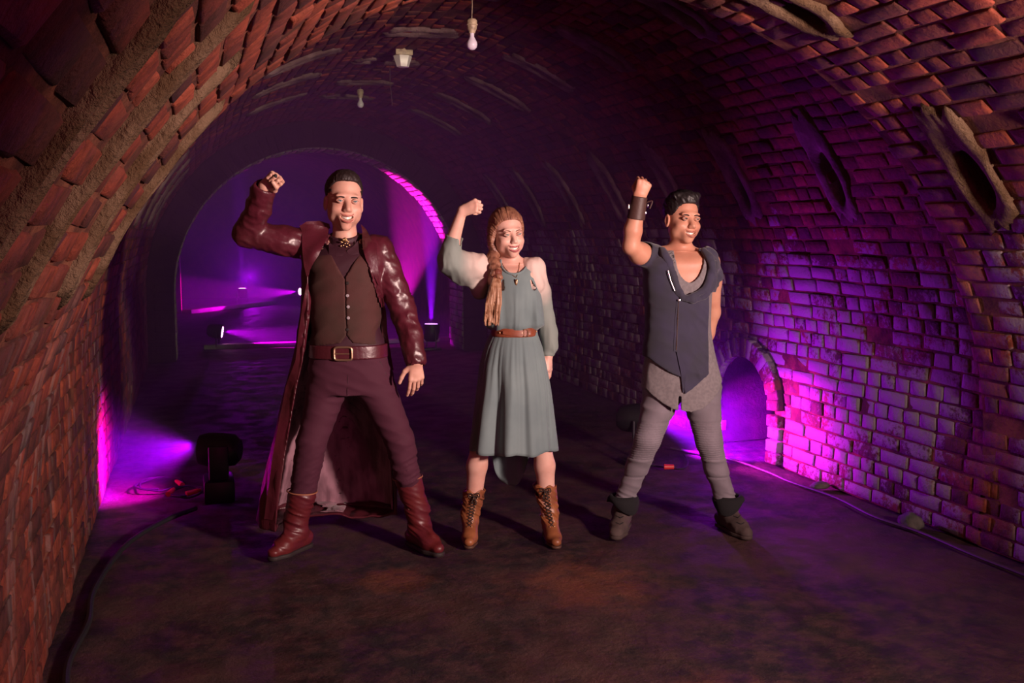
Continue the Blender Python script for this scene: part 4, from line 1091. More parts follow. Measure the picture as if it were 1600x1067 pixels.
        for j in range(m + 1):
            v = j / m
            for i in range(n):
                th = 2 * math.pi * i / n; c, s_ = math.cos(th), math.sin(th)
                back = max(0, s_) ** .4 * math.exp(-((c + .06) / .46) ** 4)
                zb = zz[-1] - .235 * back + .006 * math.sin(th * 7)
                z = zz[0] + (zb - zz[0]) * v; zc = max(z, zz[-1])
                a = np.interp(-zc, -zz, XL); b_ = np.interp(-zc, -zz, XR); r_y = np.interp(-zc, -zz, ry)
                big = sum(A * math.sin(int(k * .42 + 3) * th + ph + .9 * v * math.sin(ph)) for k, ph, A in fr) / 2.6
                small = sum(A * math.sin(k * th + ph) for k, ph, A in fr) / 3.2
                w_ = min(1, v * 4)
                f_ = 1 + w_ * (.145 * big * min(1, v * 1.6) + .050 * (1 - abs(small) * 2.4) * (1 - v * .72)) * (1 if abs(c) < .93 else .4)
                V.append(((a + b_) / 2 + (b_ - a) / 2 * c * f_, .0 + r_y * s_ * f_ * (1 + .06 * small * v), z))
        Q = [(j * n + i, j * n + (i + 1) % n, (j + 1) * n + (i + 1) % n, (j + 1) * n + i) for j in range(m) for i in range(n)]
        me = mesh_np('skirt', V, Q)
        o = p.add('skirt', me, dressm); mo = o.modifiers.new('thick', 'SOLIDIFY'); mo.thickness = .004; return o
    sk = skirt()
    # belt with its brass pin
    F = Field((axis(-.20, .20, .0045), axis(-.16, .16, .0045), axis(1.0, 1.12, .0036)))
    F.loft([p.row(510, 766.5, 838.5, .108), p.row(524, 766.5, 839, .110)], .003).shell(.008); belt = p.add('belt', F, beltm); bvb = bvh(belt)
    for x, w_ in ((781, .004), ((815), .0045), (838, .003)):
        q = p(x, 517); h_ = hit(bvb, (q[0], -.8, q[2]), (0, 1, 0), .002); b = MB(); b.sph(h_, w_, 10, (1, .5, 1)); b.build('stud', brass, belt)
    q0, q1 = p(783, 514), p(812, 521); b = MB()
    patch(p, 'belt_strap', [(786, 514), (800, 512.5), (818, 513), (829, 514), (829, 519.5), (815, 521), (798, 521), (786, 518.5)], [belt], beltm, .005, .004, belt, .008)
    q = p(822, 517); h_ = hit(bvb, (q[0], -.8, q[2]), (0, 1, 0), .010); b = MB()
    b.tube([h_ + Vector(v) for v in ((-.012, 0, .017), (.010, .001, .017), (.010, .001, -.017), (-.012, 0, -.017), (-.012, 0, .017))], .0024, 6); b.build('buckle', brass, belt)
    # sleeves
    F = Field((axis(-.42, .28, .0045), axis(-.26, .22, .005), axis(.92, 1.60, .0045)))
    F.chain([p(772, 416, .01), sh_l + (0, .0, .0), p(735, 414, -.05), el_l + (.005, 0, 0), p(706, 388, -.11)], [.040, .052, .060, .054, .040], .015)
    F.chain([p(762, 425, .0), p(752, 446, .01), p(746, 462, .01)], [.045, .030, .010], .03); F.cone(p(715, 418, -.08), p(748, 458, .0), .040, .012, .05); F.cone(p(695, 410, -.10), p(720, 440, -.03), .030, .014, .03)
    F.cone(p(706, 390, -.11), p(712, 371, -.12), .041, .046, .01)
    F.cone(p(712, 376, -.12), p(716, 352, -.13), .031, .035, .003, sub=True)
    wv = fold_noise(8, 8, 26, .007, 81); wv2 = fold_noise(26, 12, 10, .0045, 83)
    F.wrinkle(lambda x, y, z: wv(x + z * .9, y, z * .3 - x * .35) + wv2(x, y, z))
    c0 = p(712, 370, -.12); cn = unit(wr_l - el_l); g = F.every()
    F.cut(np.where(g[0] < -.2, (g[0] - c0[0]) * cn[0] + (g[1] - c0[1]) * cn[1] + (g[2] - c0[2]) * cn[2], -1))
    G = Field(F.ax); G.cone(p(830, 416, -.02), p(839, 446, -.03), .036, .036, .02); G.chain([p(824, 414, .01), sh_r, p(845, 455, .02), p(852, 495, .05), p(858, 520, .045), p(861, 541, .035)], [.036, .046, .046, .040, .040, .038], .015)
    G.cone(p(860, 541, .035), p(857, 552, .03), .030, .028, .008)
    G.wrinkle(lambda x, y, z: wv2(x, y, z * .25) * 1.1)
    G.cut(p(0, 556, .03)[2] - g[2] + 0 * g[0] + 0 * g[1])
    F.f = np.minimum(F.f, G.f); p.add('sleeves', F, sleevem, dress, 'sheer sleeves, cream at the shoulders')
    # necklace
    bvs = [bvh(body), bvh(dress)]
    def front(x, y, off=.003):
        q = p(x, y); hs = [h_[0].y for h_ in (b_.ray_cast(Vector((q[0], -.8, q[2])), Vector((0, 1, 0)), 2.) for b_ in bvs) if h_[0] is not None]
        return (q[0], (min(hs) if hs else 0) - off, q[2])
    b = MB(); b.tube([front(*q) for q in ((785, 411), (789, 418), (796, 425), (803, 430), (806.5, 432))], .0013, 6); b.tube([front(*q) for q in ((812, 410), (811, 418), (809, 426), (806.5, 432))], .0013, 6)
    nl = b.build('necklace', brass, p.root); b = MB(); c = Vector(front(806.5, 439, .006)); b.sph(c, .0095, 14, (.62, .35, 1.7)); b.sph(c + Vector((.003, -.003, .008)), .004, 8); b.build('pendant', brass, nl)
    # laced boots
    for (cx, cy, ax, ay, tx, ty, side) in ((742, 764, 735, 822, 733, 846, 0), (850, 756, 859, 812, 869, 834, 1)):
        top_ = p(cx, cy, .02); an = p(ax, ay, .02); an[2] = .095; toe = p(tx, ty, -.12); toe[2] = .030
        lo = np.minimum(top_, toe) - .13; hi = np.maximum(top_, toe) + .13; lo[1] -= .02
        F = Field((axis(lo[0], hi[0], .0035), axis(lo[1], hi[1], .0035), axis(-.005, hi[2], .0035)))
        d = unit((toe - an) * (1, 1, 0)); heel = an - d * .035; heel[2] = .055; ball = an + (toe - an) * .62; ball[2] = .036
        F.cone(top_, an + (0, 0, .04), .057, .040, .01); F.cone(an + (0, 0, .05), an, .040, .038, .02); F.cone(an, ball, .040, .034, .02); F.cone(heel, ball, .032, .036, .02); F.cone(ball, toe, .036, .026, .015, flat=((0, 0, 1), .85))
        wb = fold_noise(7, 7, 36, .006, 91 + side)
        F.wrinkle(lambda x, y, z: wb(x, y, z + x) * np.clip((z - .08) / .05, .0, 1))
        g = F.every(); F.cut(np.maximum(.010 - g[2], g[2] - top_[2] - .008 * np.sin(g[0] * 110)) + 0 * g[1])
        F.cone(top_ + (0, 0, .05), top_ + (0, 0, -.03), .048, .046, .002, sub=True)
        bo = p.add('laced_boot', F, bootm); bb_ = bvh(bo)
        F = Field((axis(lo[0], hi[0], .004), axis(lo[1], hi[1], .004), axis(-.005, .05, .003)))
        z0 = np.array((1, 1, 0)); F.cone(ball * z0 + (0, 0, .009), toe * z0 + (0, 0, .009), .036, .027, .01); F.cone(heel * z0 + (0, 0, .012), ball * z0 + (0, 0, .009), .028, .034, .02)
        F.cone(heel * z0 + (0, 0, .012), heel * z0 + (0, 0, .04), .027, .029, .01); g = F.every(); F.cut(np.maximum(.001 - g[2], g[2] - np.where((g[0] - heel[0]) ** 2 + (g[1] - heel[1]) ** 2 < .0012, .035, .014)))
        p.add('sole', F, solem, bo)
        n = 11; A = []; B = []
        for i in range(n):
            t_ = i / (n - 1); z = top_[2] - .018 - (top_[2] - .105) * t_; cx_ = top_[0] + (an[0] - top_[0]) * min(1, t_ * 1.05) + (.004 if side else -.002) + (toe[0] - an[0]) * .25 * max(0, t_ - .75) * 3
            w_ = .020 * (1 - .45 * t_)
            A.append(hit(bb_, (cx_ - w_, -.9, z), (0, 1, 0), .003)); B.append(hit(bb_, (cx_ + w_, -.9, z), (0, 1, 0), .003))
        b = MB()
        for i in range(n - 1): b.tube([A[i], (A[i] + B[i + 1]) / 2 + Vector((0, -.004, 0)), B[i + 1]], .0024, 5); b.tube([B[i], (B[i] + A[i + 1]) / 2 + Vector((0, -.006, 0)), A[i + 1]], .0024, 5)
        m0 = (A[0] + B[0]) / 2 + Vector((0, -.006, .004))
        for q in (-1, 1): b.tube(spline([m0, m0 + Vector((.022 * q, -.006, .010)), m0 + Vector((.026 * q, -.004, -.010)), m0 + Vector((.003 * q, -.006, -.004)), m0 + Vector((.012 * q, -.004, -.045))], 4), .0030, 5)
        b.build('laces', lacem, bo)
        b = MB(); b.sph((0, 0, 0), .0036, 8, (1, .5, 1)); e0 = b.build('eyelet', brass, bo); e0.location = A[0]
        for q in A[1:] + B:
            e_ = e0.copy(); link(e_); e_.parent = bo; e_.location = q
    return p
P2_ = woman()
# ================================================================ the young man in grey
def grey_man():
    p = Person(1062, 5.02, 'young man in navy cowl shirt and slim grey trousers with raised fist')
    skin = p.skin = skin_mat('skin_grey_man', (.58, .29, .195))
    navy = mat('navy_jersey', (.036, .031, .066), .9, bump=(280, .4, .001), var=(8, (.032, .030, .050), .4, .6), sheen=.25)
    grey = mat('heather_grey_jersey', (.20, .175, .185), .9, bump=(260, .4, .001), var=(70, (.16, .14, .15), .4, .6), sheen=.2)
    pant = mat('grey_stretch_denim', (.20, .17, .20), .85, bump=(260, .4, .001), var=(9, (.165, .14, .165), .4, .6), sheen=.15)
    bootm = mat('grey_brown_suede', (.075, .050, .045), .85, bump=(60, .6, .002), var=(16, (.050, .032, .030), .4, .65))
    cuffm = mat('black_felt_boot_cuff', (.007, .006, .008), .95, bump=(90, .5, .002)); solem = mat('worn_boot_sole', (.05, .032, .028), .8, bump=(80, .4, .002))
    hairm = mat('black_brown_hair', (.012, .008, .009), .5, bump=(110, .9, .002, (1, 1, .25)))
    leath = mat('brown_wrist_leather', (.060, .026, .022), .55, bump=(70, .5, .002)); steel = mat('bright_steel', (.70, .66, .66), .25, .95, bump=(60, .1, .001))
    sh_l, el_l, wr_l = p(1015, 402, .0), p(986, 385, -.12), p(999, 310, -.15)
    sh_r, el_r, wr_r = p(1108, 410, .02), p(1113, 488, .10), p(1096, 556, .14)
    H = Head(p(1067, 343, -.02), 20, 2, 0, 1.06)
    F = Field((axis(-.34, .30, .006, .0027, ((-.26, -.12), (-.12, .14))), axis(-.36, .30, .005, .003, ((-.32, .12),)), axis(-.02, 1.84, .009, .0028, ((1.40, 1.84),))))
    H.build(F, jaw=1.0, nose=1.0, face=.99); H.neck(F, p(1064, 402, .015), .048, .056)
    F.loft([p.row(393, 1028, 1098, .065, .01), p.row(403, 1012, 1112, .095), p.row(430, 1012, 1112, .108), p.row(470, 1018, 1108, .10), p.row(520, 1020, 1106, .09), p.row(575, 1014, 1116, .10), p.row(610, 1016, 1114, .105)], .03)
    F.cone(p(1064, 396, .02), sh_l, .05, .050, .03); F.cone(p(1064, 396, .02), sh_r, .05, .050, .03)
    F.chain([sh_l, p(1000, 396, -.06), el_l], [.052, .054, .041], .02); F.chain([el_l, p(989, 360, -.13), wr_l], [.041, .045, .029], .012)
    F.chain([sh_r, p(1112, 440, .05), el_r, p(1104, 520, .12), wr_r], [.050, .049, .040, .040, .027], .02)
    hand(F, wr_l, unit((.28, -.15, .95)), (.15, -.95, .1), -1, .98, True); hand(F, wr_r, unit((-.55, .05, -.8)), (.3, .8, 0), 1, .95, False)
    legs = []
    for (hx, kx, ky, ax, ay, tx, ty) in ((1036, 1012, 686, 972, 800, 963, 828), (1094, 1108, 690, 1138, 796, 1166, 822)):
        an = p(ax, ay, .03); an[2] = .095; kn = p(kx, ky, -.06); hp = p(hx, 602, .0); toe = p(tx, ty, -.13); toe[2] = .034; legs.append((hp, kn, an, toe))
        F.cone(hp, kn, .075, .044, .02); F.cone(kn, an, .040, .030, .02); F.cone(an, an * .45 + toe * .55, .030, .020, .02)
    body = p.add('body', F, skin)
    H.eyes(p, body, mat('brown_iris', (.035, .018, .012), .6, bump=(30, .05, .001)), hairm, .8, False, True, mat('young_man_lips', (.40, .14, .11), .45, bump=(100, .1, .001)))
    # hair, brushed up
    F = Field((axis(-.16, .16, .0027), axis(-.16, .18, .0034), axis(1.50, 1.88, .0027)))
    F.ell(H.P(0, .026, .052), np.array((.080, .098, .088)) * H.s, H.M, .01); F.ell(H.P(.004, -.020, .098), np.array((.060, .058, .038)) * H.s, H.M, .02)
    rr = random.Random(6)
    for k in range(26): F.ell(H.P(rr.uniform(-.058, .058), rr.uniform(-.052, .02), .100 + rr.uniform(0, .016)), np.array((.016, .011, .012)) * H.s, H.M @ roty(rr.uniform(-.8, .8)), .012)
    g = F.every(); q = [g[i] - H.c[i] for i in range(3)]; hl = [(q[0] * H.M[0, i] + q[1] * H.M[1, i] + q[2] * H.M[2, i]) / H.s for i in range(3)]
    zl = smooth_interp(np.clip(hl[2].ravel(), -.09, .14), np.array((-.09, -.05, -.01, .03, .055, .076, .088, .14)), np.array((.06, .040, .008, -.030, -.050, -.072, -.12, -.16))).reshape(hl[2].shape)
    F.cut((zl + .10 * np.abs(hl[0]) * (hl[2] > .05) - hl[1]) * H.s)
    F.wrinkle(lambda x, y, z: .0030 * vnoise(x * 110 + z * 60, y * 50, z * 60, 5)); p.add('hair', F, hairm)
    # trousers with ribbed knees
    F = Field((axis(-.34, .34, .005), axis(-.20, .20, .0055), axis(.10, 1.0, .0045)))
    F.loft([p.row(565, 1010, 1118, .11), p.row(590, 1006, 1124, .115), p.row(618, 1008, 1124, .115, .01)], .02)
    (h1, k1, a1, t1), (h2, k2, a2, t2) = legs
    for (hp, kn, an, cx) in ((h1, k1, a1, -1), (h2, k2, a2, 1)):
        cf = kn * .6 + an * .4 + (0, .015, 0)
        F.cone(hp + (0, 0, -.03), kn, .098, .066, .03); F.cone(kn, cf, .064, .058, .02); F.cone(cf, an + (0, 0, .03), .056, .046, .02)
    kz = k1[2]; wn = fold_noise(5, 5, 14, .004, 101); wa = fold_noise(6, 6, 46, .007, 103)
    def wr(x, y, z):
        rib = (z > kz - .10) & (z < kz + .085)
        return np.where(rib, .0022 * np.sin(z * 520), wn(x, y, z + .3 * x)) + wa(x, y, z + .4 * x) * np.clip((.25 - z) / .08, 0, 1) + .004 * np.exp(-((z - kz + .11) / .008) ** 2) - .004 * np.exp(-((z - kz - .09) / .006) ** 2) - .005 * np.exp(-((z - kz + .20) / .005) ** 2)
    F.wrinkle(wr)
    g = F.every(); F.cut(np.where(g[0] < .05, p(0, 792)[2], p(0, 782)[2]) - g[2] + 0 * g[1])
    tr = p.add('trousers', F, pant)
    # boots with folded cuffs
    for i, (hp, kn, an, toe) in enumerate(legs):
        lo = np.minimum(an, toe) - .12; hi = np.maximum(an, toe) + .12; hi[2] = .30
        F = Field((axis(lo[0], hi[0], .004), axis(lo[1], hi[1], .004), axis(-.005, hi[2], .004)))
        d = unit((toe - an) * (1, 1, 0)); heel = an - d * .05; heel[2] = .050; ball = an + (toe - an) * .62; ball[2] = .042; up = unit(kn - an)
        F.cone(an + up * .075, an, .056, .050, .02); F.cone(an, ball, .048, .038, .02); F.cone(heel, ball, .040, .042, .02); F.cone(ball, toe, .042, .032, .015, flat=((0, 0, 1), .85))
        wb = fold_noise(12, 12, 22, .0045, 111 + i); F.wrinkle(wb); g = F.every()
        F.cut(np.maximum(.012 - g[2], g[2] - (an[2] + .070)) + 0 * g[0] + 0 * g[1])
        bo = p.add('boot', F, bootm)
        F = Field((axis(lo[0], hi[0], .0045), axis(lo[1], hi[1], .0045), axis(-.005, .05, .003))); z0 = np.array((1, 1, 0))
        F.cone(heel * z0 + (0, 0, .012), ball * z0 + (0, 0, .012), .041, .045, .02); F.cone(ball * z0 + (0, 0, .012), toe * z0 + (0, 0, .012), .045, .034, .015); g = F.every(); F.cut(np.maximum(.001 - g[2], g[2] - .020) + 0 * g[0] + 0 * g[1])
        p.add('sole', F, solem, bo)
        # cuff: flared collar folded down, longer in front
        n = 48; V = []; c = an + up * .060; sgn = 1 if i else -1
        for (r, dz, e_) in ((.052, .030, 0), (.064, .036, 0), (.078, .020, .3), (.084, .000, 1), (.080, -.003, 1), (.066, .014, .6), (.054, .020, .1)):
            for k in range(n):
                th = 2 * math.pi * k / n; fr = max(0, math.cos(th + math.pi / 2 + .35 * sgn)) ** 1.5
                V.append((c[0] + r * math.cos(th) * (1 + .06 * math.sin(3 * th + i)) + sgn * .012, c[1] + r * math.sin(th) * 1.02, c[2] + dz - .042 * fr * e_ + .012 * math.sin(2 * th + i * 2) * e_))
        m_ = 7; Q = [(a * n + k, a * n + (k + 1) % n, ((a + 1) % m_) * n + (k + 1) % n, ((a + 1) % m_) * n + k) for a in range(m_) for k in range(n)]
        me = bpy.data.meshes.new('boot_cuff'); me.from_pydata(V, [], Q)
        for q in me.polygons: q.use_smooth = True
        p.add('boot_cuff', me, cuffm, bo, 'black folded boot cuff')
        bb_ = bvh(bo)
        for k in range(3):
            b = MB()
            z = .115 - .020 * k; xx = an[0] + (toe[0] - an[0]) * (.35 + .12 * k)
            b.tube([hit(bb_, (xx - .018, -.9, z), (0, 1, 0), .002), hit(bb_, (xx, -.9, z - .004), (0, 1, 0), .004), hit(bb_, (xx + .018, -.9, z), (0, 1, 0), .002)], .0025, 5); b.build('lace', cuffm, bo)
    # long grey undershirt
    def px_curve(pts):
        q = [p(*a) for a in pts]; return np.array([v[0] for v in q]), np.array([v[2] for v in q])
    rows = [p.row(391, 1030, 1096, .072, .01), p.row(402, 1012, 1113, .102), p.row(430, 1010, 1113, .118), p.row(470, 1014, 1110, .112), p.row(520, 1014, 1110, .104), p.row(560, 1010, 1118, .118), p.row(600, 1002, 1128, .130), p.row(645, 1000, 1132, .134)]
    F = Field((axis(-.30, .30, .005), axis(-.20, .20, .0055), axis(.62, 1.50, .005)))
    w1 = fold_noise(9, 6, 5, .006, 121)
    rows = [(z, cx, cy, rx + .004, ry + .010) for z, cx, cy, rx, ry in rows]
    F.loft(rows, .002, 2.25).wrinkle(lambda x, y, z: w1(x + .4 * z, y, z) * np.clip((1.0 - z) / .1, .12, 1)).shell(.007)
    g = F.every(); X = g[0].ravel(); x_, z_ = px_curve([(995, 606), (1006, 604), (1014, 612), (1030, 624), (1045, 632), (1053, 634), (1054, 612), (1056, 612), (1057, 634), (1072, 636), (1090, 632), (1108, 618), (1120, 602), (1126, 588), (1135, 584)])
    hem = np.interp(X, x_, z_).reshape(-1, 1, 1); F.cut(hem - g[2] + 0 * g[1])
    nc = p(1066, 394); F.cut(np.where(g[1] < .03, .090 - np.sqrt(((g[0] - nc[0] - .02) * 1.25) ** 2 + ((g[2] - nc[2]) * .62) ** 2), .06 - np.sqrt((g[0] - nc[0]) ** 2 + (g[2] - nc[2] - .02) ** 2)))
    under = p.add('undershirt', F, grey)
    # navy shirt: body, short sleeves, slanting hem
    F = Field((axis(-.34, .32, .005), axis(-.24, .24, .0055), axis(.68, 1.52, .005)))
    F.loft([(z, cx, cy, rx + .012, ry + .013) for z, cx, cy, rx, ry in rows], .002, 2.25)
    F.cone(p(1022, 400, .0), p(1004, 397, -.045), .062, .064, .02); F.cone(p(1104, 405, .01), p(1112, 434, .035), .056, .056, .02)
    w2 = fold_noise(5, 5, 11, .0065, 131); w3 = fold_noise(20, 5, 20, .003, 133)
    F.wrinkle(lambda x, y, z: w2(x - z * .4, y, z + x * .35) + w3(x, y, z + x * .8) * np.clip((x + .02) / .1, 0, 1))
    F.shell(.009)
    g = F.every(); X = g[0].ravel(); x_, z_ = px_curve([(990, 556), (1010, 556), (1024, 566), (1040, 576), (1052, 581), (1060, 584), (1061, 609), (1075, 600), (1095, 583), (1112, 569), (1124, 562), (1135, 560)])
    F.cut(np.interp(X, x_, z_).reshape(-1, 1, 1) - g[2] + 0 * g[1])
    # wide open cowl neck
    cx_, cz_ = px_curve([(1070, 390), (1040, 388), (1034, 396), (1044, 428), (1054, 456), (1066, 461), (1080, 456), (1094, 444), (1101, 426), (1101, 404), (1094, 392)])
    poly = list(zip(cx_, cz_)); XX, ZZ = np.meshgrid(g[0].ravel(), g[2].ravel(), indexing='ij'); sd = np.full(XX.shape, 9.); ins = np.zeros(XX.shape, bool)
    for i in range(len(poly)):
        (xa, za), (xb, zb) = poly[i], poly[(i + 1) % len(poly)]; dx, dz = xb - xa, zb - za; t_ = np.clip(((XX - xa) * dx + (ZZ - za) * dz) / (dx * dx + dz * dz), 0, 1)
        sd = np.minimum(sd, np.hypot(XX - xa - t_ * dx, ZZ - za - t_ * dz)); ins ^= ((za > ZZ) != (zb > ZZ)) & (XX < (xb - xa) * (ZZ - za) / (zb - za + 1e-12) + xa)
    sd = np.where(ins, -sd, sd)[:, None, :]
    F.cut(np.where(g[1] < .03, -sd, .062 - np.sqrt((g[0] - nc[0]) ** 2 + (g[2] - nc[2] - .02) ** 2)))
    # sleeve ends
    e0 = p(1003, 398, -.045); en = unit(el_l - sh_l); F.cut(np.where(g[0] < -.13, (g[0] - e0[0]) * en[0] + (g[1] - e0[1]) * en[1] + (g[2] - e0[2]) * en[2] - .008, -1))
    e1 = p(1110, 456, .03); F.cut(np.where((g[0] > p(1108, 0)[0] + .012) & (g[2] < e1[2]), .02, -1) + 0 * g[1])
    shirt = p.add('navy_shirt', F, navy)
    F = Field((axis(-.20, .24, .004), axis(-.26, .12, .0045), axis(1.16, 1.54, .004)))
    tb = [bvh(shirt), bvh(under), bvh(body)]
    def fr(x, y, off):
        q = p(x, y); hs = [h_[0].y for h_ in (b_.ray_cast(Vector((q[0], -.8, q[2])), Vector((0, 1, 0)), 2.) for b_ in tb) if h_[0] is not None]; return np.array((q[0], (min(hs) if hs else .0) - off, q[2]))
    for pts, r0 in (([(1032, 391), (1036, 402), (1042, 420), (1049, 440), (1054, 456), (1066, 463), (1082, 457), (1096, 446), (1104, 428), (1105, 408), (1096, 392)], .015),
                    ([(1058, 464), (1078, 466), (1094, 460), (1106, 446), (1111, 428), (1111, 410)], .012),
                    ([(1040, 404), (1046, 424), (1053, 446), (1060, 462)], .010), ([(1100, 400), (1106, 415), (1108, 432)], .013)):
        q = [fr(x, y, .006) for x, y in pts]; q = [np.array(v) for v in spline(q, 3)]; F.chain(q, [r0] * len(q), .008)
    F.wrinkle(fold_noise(14, 14, 14, .004, 141)); p.add('cowl', F, navy, shirt)
    # zip
    tb = [bvh(shirt)]; b = MB(); b.tube([fr(x, y, .002) for x, y in ((1053, 468), (1052.5, 485), (1052, 505), (1051, 525), (1050, 542))], .0030, 6); b.tube([fr(x, y, .012) for x, y in ((1037, 421), (1041, 436), (1047, 452))], .0022, 6)
    zp = b.build('zip', steel, shirt); b = MB(); b.box(fr(1053.5, 466, .008), (.014, .006, .010), bev=.001); b.build('zip_pull', steel, zp)
    patch(p, 'zip_placket', [(1050, 466), (1057, 466), (1055, 500), (1053, 544), (1046, 544), (1048, 500)], [shirt], navy, .0015, .003, shirt, .008)
    patch(p, 'shirt_flap', [(1050, 544), (1056, 548), (1062, 566), (1064, 580), (1061, 606), (1059, 606), (1056, 575), (1052, 556)], [shirt, under], navy, .006, .004, shirt, .008)
    # wrist guard
    F = Field((axis(-.30, -.08, .003), axis(-.30, .02, .003), axis(1.42, 1.74, .003))); d = unit(wr_l - el_l)
    F.cone(wr_l - d * .105, wr_l + d * .004, .045, .038, .002)
    c0 = wr_l + d * .010; c1 = wr_l - d * .100; g = F.every(); dd = g[0] * d[0] + g[1] * d[1] + g[2] * d[2]; F.cut(np.maximum(dd - c0 @ d, c1 @ d - dd)); F.shell(.007)
    gd = p.add('wrist_guard', F, leath)
    for q, m2 in ((wr_l - d * .045 + (-.046, -.01, .005), .010), (wr_l - d * .07 + (.040, -.012, 0), .006), (wr_l - d * .035 + (.045, -.012, 0), .006)):
        b = MB(); b.box(q, (.008, .014, m2 * 2.4), bev=.002); b.build('guard_buckle', steel, gd)
    b = MB(); b.tube(spline([wr_l - d * .02 + (.036, -.02, 0), wr_l - d * .01 + (.060, -.03, -.004), wr_l - d * .03 + (.052, -.03, -.02)], 4), .0035, 6); b.build('guard_strap', leath, gd)
    return p
P3_ = grey_man()
# ---------------------------------------------------------------- stage lights
def par_can(loc, aim, label, col=(1, .1, .9), lit=6., s=1.0, leds=True):
    """LED par: base plate, yoke, body, lens with its diodes"""
    root = empty('par_light', (loc[0], loc[1], 0)); tag(root, label, 'stage light', 'LED stage lights in the haze')
    a = (Vector(aim) - Vector(loc)).normalized(); c = Vector((0, 0, loc[2]))
    side = a.cross(Vector((0, 0, 1))).normalized()
    if side.length < .5: side = Vector((1, 0, 0))
    h = loc[2]
    b = MB(); b.box((0, 0, .012), (.20 * s, .16 * s, .022), bev=.004); b.build('base_plate', M_BLACK, root)
    b = MB()
    for k in (-1, 1): b.tube([Vector((0, 0, .02)) + side * .02 * k, Vector((0, 0, .02)) + side * .115 * s * k, Vector((0, 0, max(.04, h))) + side * .115 * s * k], .009, 6)
    b.build('yoke', M_METAL, root)
    b = MB(); b.lathe([(0.001, -.13 * s), (.06 * s, -.13 * s), (.085 * s, -.10 * s), (.098 * s, -.02 * s), (.10 * s, .05 * s), (.10 * s, .07 * s), (.088 * s, .07 * s), (.086 * s, .055 * s), (.001, .052 * s)], c, a, 28)
    body = b.build('lamp_body', M_BLACK, root)
    m = M_LIT[col]
    b = MB(); u = a.cross(side)
    for r, n in ((0, 1), (.032, 6), (.064, 12)):
        for k in range(n):
            t = 6.283 * k / n; b.sph(c + a * .062 * s + (side * math.cos(t) + u * math.sin(t)) * r * s, .0125 * s, 10)
    b.build('diodes', m, root)
    return root
def lit(col, e): return mat('lit_diode', (.8, .6, .8), .3, emit=(col, e), bump=(20, .01, .001))
PINKW = (1, .12, .95); M_LIT = {PINKW: lit((1, .25, 1), 9), VIO: lit((.5, .15, 1), 4)}

def moving_head(loc, aim, label):
    root = empty('moving_head_light', loc); tag(root, label, 'stage light', 'LED stage lights in the haze')
    b = MB(); b.box((0, 0, .065), (.17, .26, .13), bev=.015); b.build('base', M_BLACK, root)
    for k in (-1, 1):
        b = MB(); b.box((0, .115 * k, .235), (.11, .03, .20), bev=.014); b.build('yoke_arm', M_BLACK, root)
    a = (Vector(aim) - Vector(loc) - Vector((0, 0, .29))).normalized()
    b = MB(); b.lathe([(.001, -.13), (.06, -.13), (.09, -.10), (.10, -.03), (.10, .05), (.085, .10), (.078, .10), (.075, .085), (.001, .083)], (0, 0, .29), a, 28)
    b.build('lamp_head', M_BLACK, root)
    b = MB(); b.lathe([(.001, .088), (.05, .087), (.072, .083)], (0, 0, .29), a, 24); b.build('lens', M_LIT[VIO], root)
    b = MB(); b.box((-.087, 0, .07), (.006, .10, .04)); b.build('display', M_METAL, root)
    return root
# left light, washing the left wall
moving_head((.10, 5.90, 0), (-.55, 6.1, .30), 'black moving head stage light on the floor by the left wall')
spot_light('left_wash', (-.03, 5.97, .30), (-.56, 6.25, .16), 260, MAG, 84, .8, .04)
spot_light('left_beam', (-.03, 5.97, .31), (-.6, 6.2, .18), 600, VIO, 50, .4, .03)
# right light behind the man in grey, washing the right wall
par_can((2.80, 6.02, .30), (3.65, 5.45, .35), 'black par light behind the man in grey, aimed at the right wall', PINKW)
spot_light('right_wash', (2.90, 5.98, .30), (3.66, 5.50, .24), 480, (.85, .02, 1), 60, .9, .05)
spot_light('right_spill', (2.92, 5.96, .40), (3.66, 4.7, .85), 140, (.48, .01, 1.0), 125, 1.0, .05)
spot_light('right_beam', (2.90, 6.0, .32), (3.75, 6.15, .10), 1700, VIO, 58, .6, .03)
# far lights
par_can((.28, 13.95, .22), (1.6, 13.7, .02), 'small par light on the floor just beyond the brick arch', PINKW)
spot_light('far_floor_beam', (.38, 13.95, .22), (1.5, 13.85, .04), 1600, MAG, 30, .5, .03)
par_can((2.18, 21.3, .32), (-.2, 20.4, .3), 'distant par light pointing left, seen by the tall man', PINKW)
spot_light('far_cross_beam', (2.05, 21.25, .32), (-.3, 20.45, .28), 3200, MAG, 26, .5, .03)
par_can((.98, 22.0, .30), (.98, 22.0, 3.0), 'tiny distant par light pointing straight up', PINKW)
spot_light('far_up_beam', (.98, 22.0, .4), (.98, 22.0, 3), 2500, VIO, 11, .4, .02)
# uplight under the arch
par_can((2.98, 12.85, .26), (3.02, 12.86, 2.6), 'black par light under the arch pointing straight up', VIO, s=1.15)
spot_light('arch_up_beam', (2.98, 12.85, .36), (3.0, 12.86, 2.6), 6000, VIO, 14, .5, .03)
spot_light('arch_wash', (2.60, 13.12, .40), (2.94, 13.08, 2.0), 3000, (1, .01, .62), 37, .4, .04)
# soft violet fill the far lamps throw into the haze
spot_light('far_haze_beam', (1.2, 23.5, .5), (1.6, 14, 1.6), 500, (.45, 0, 1), 80, 1.0, .1)

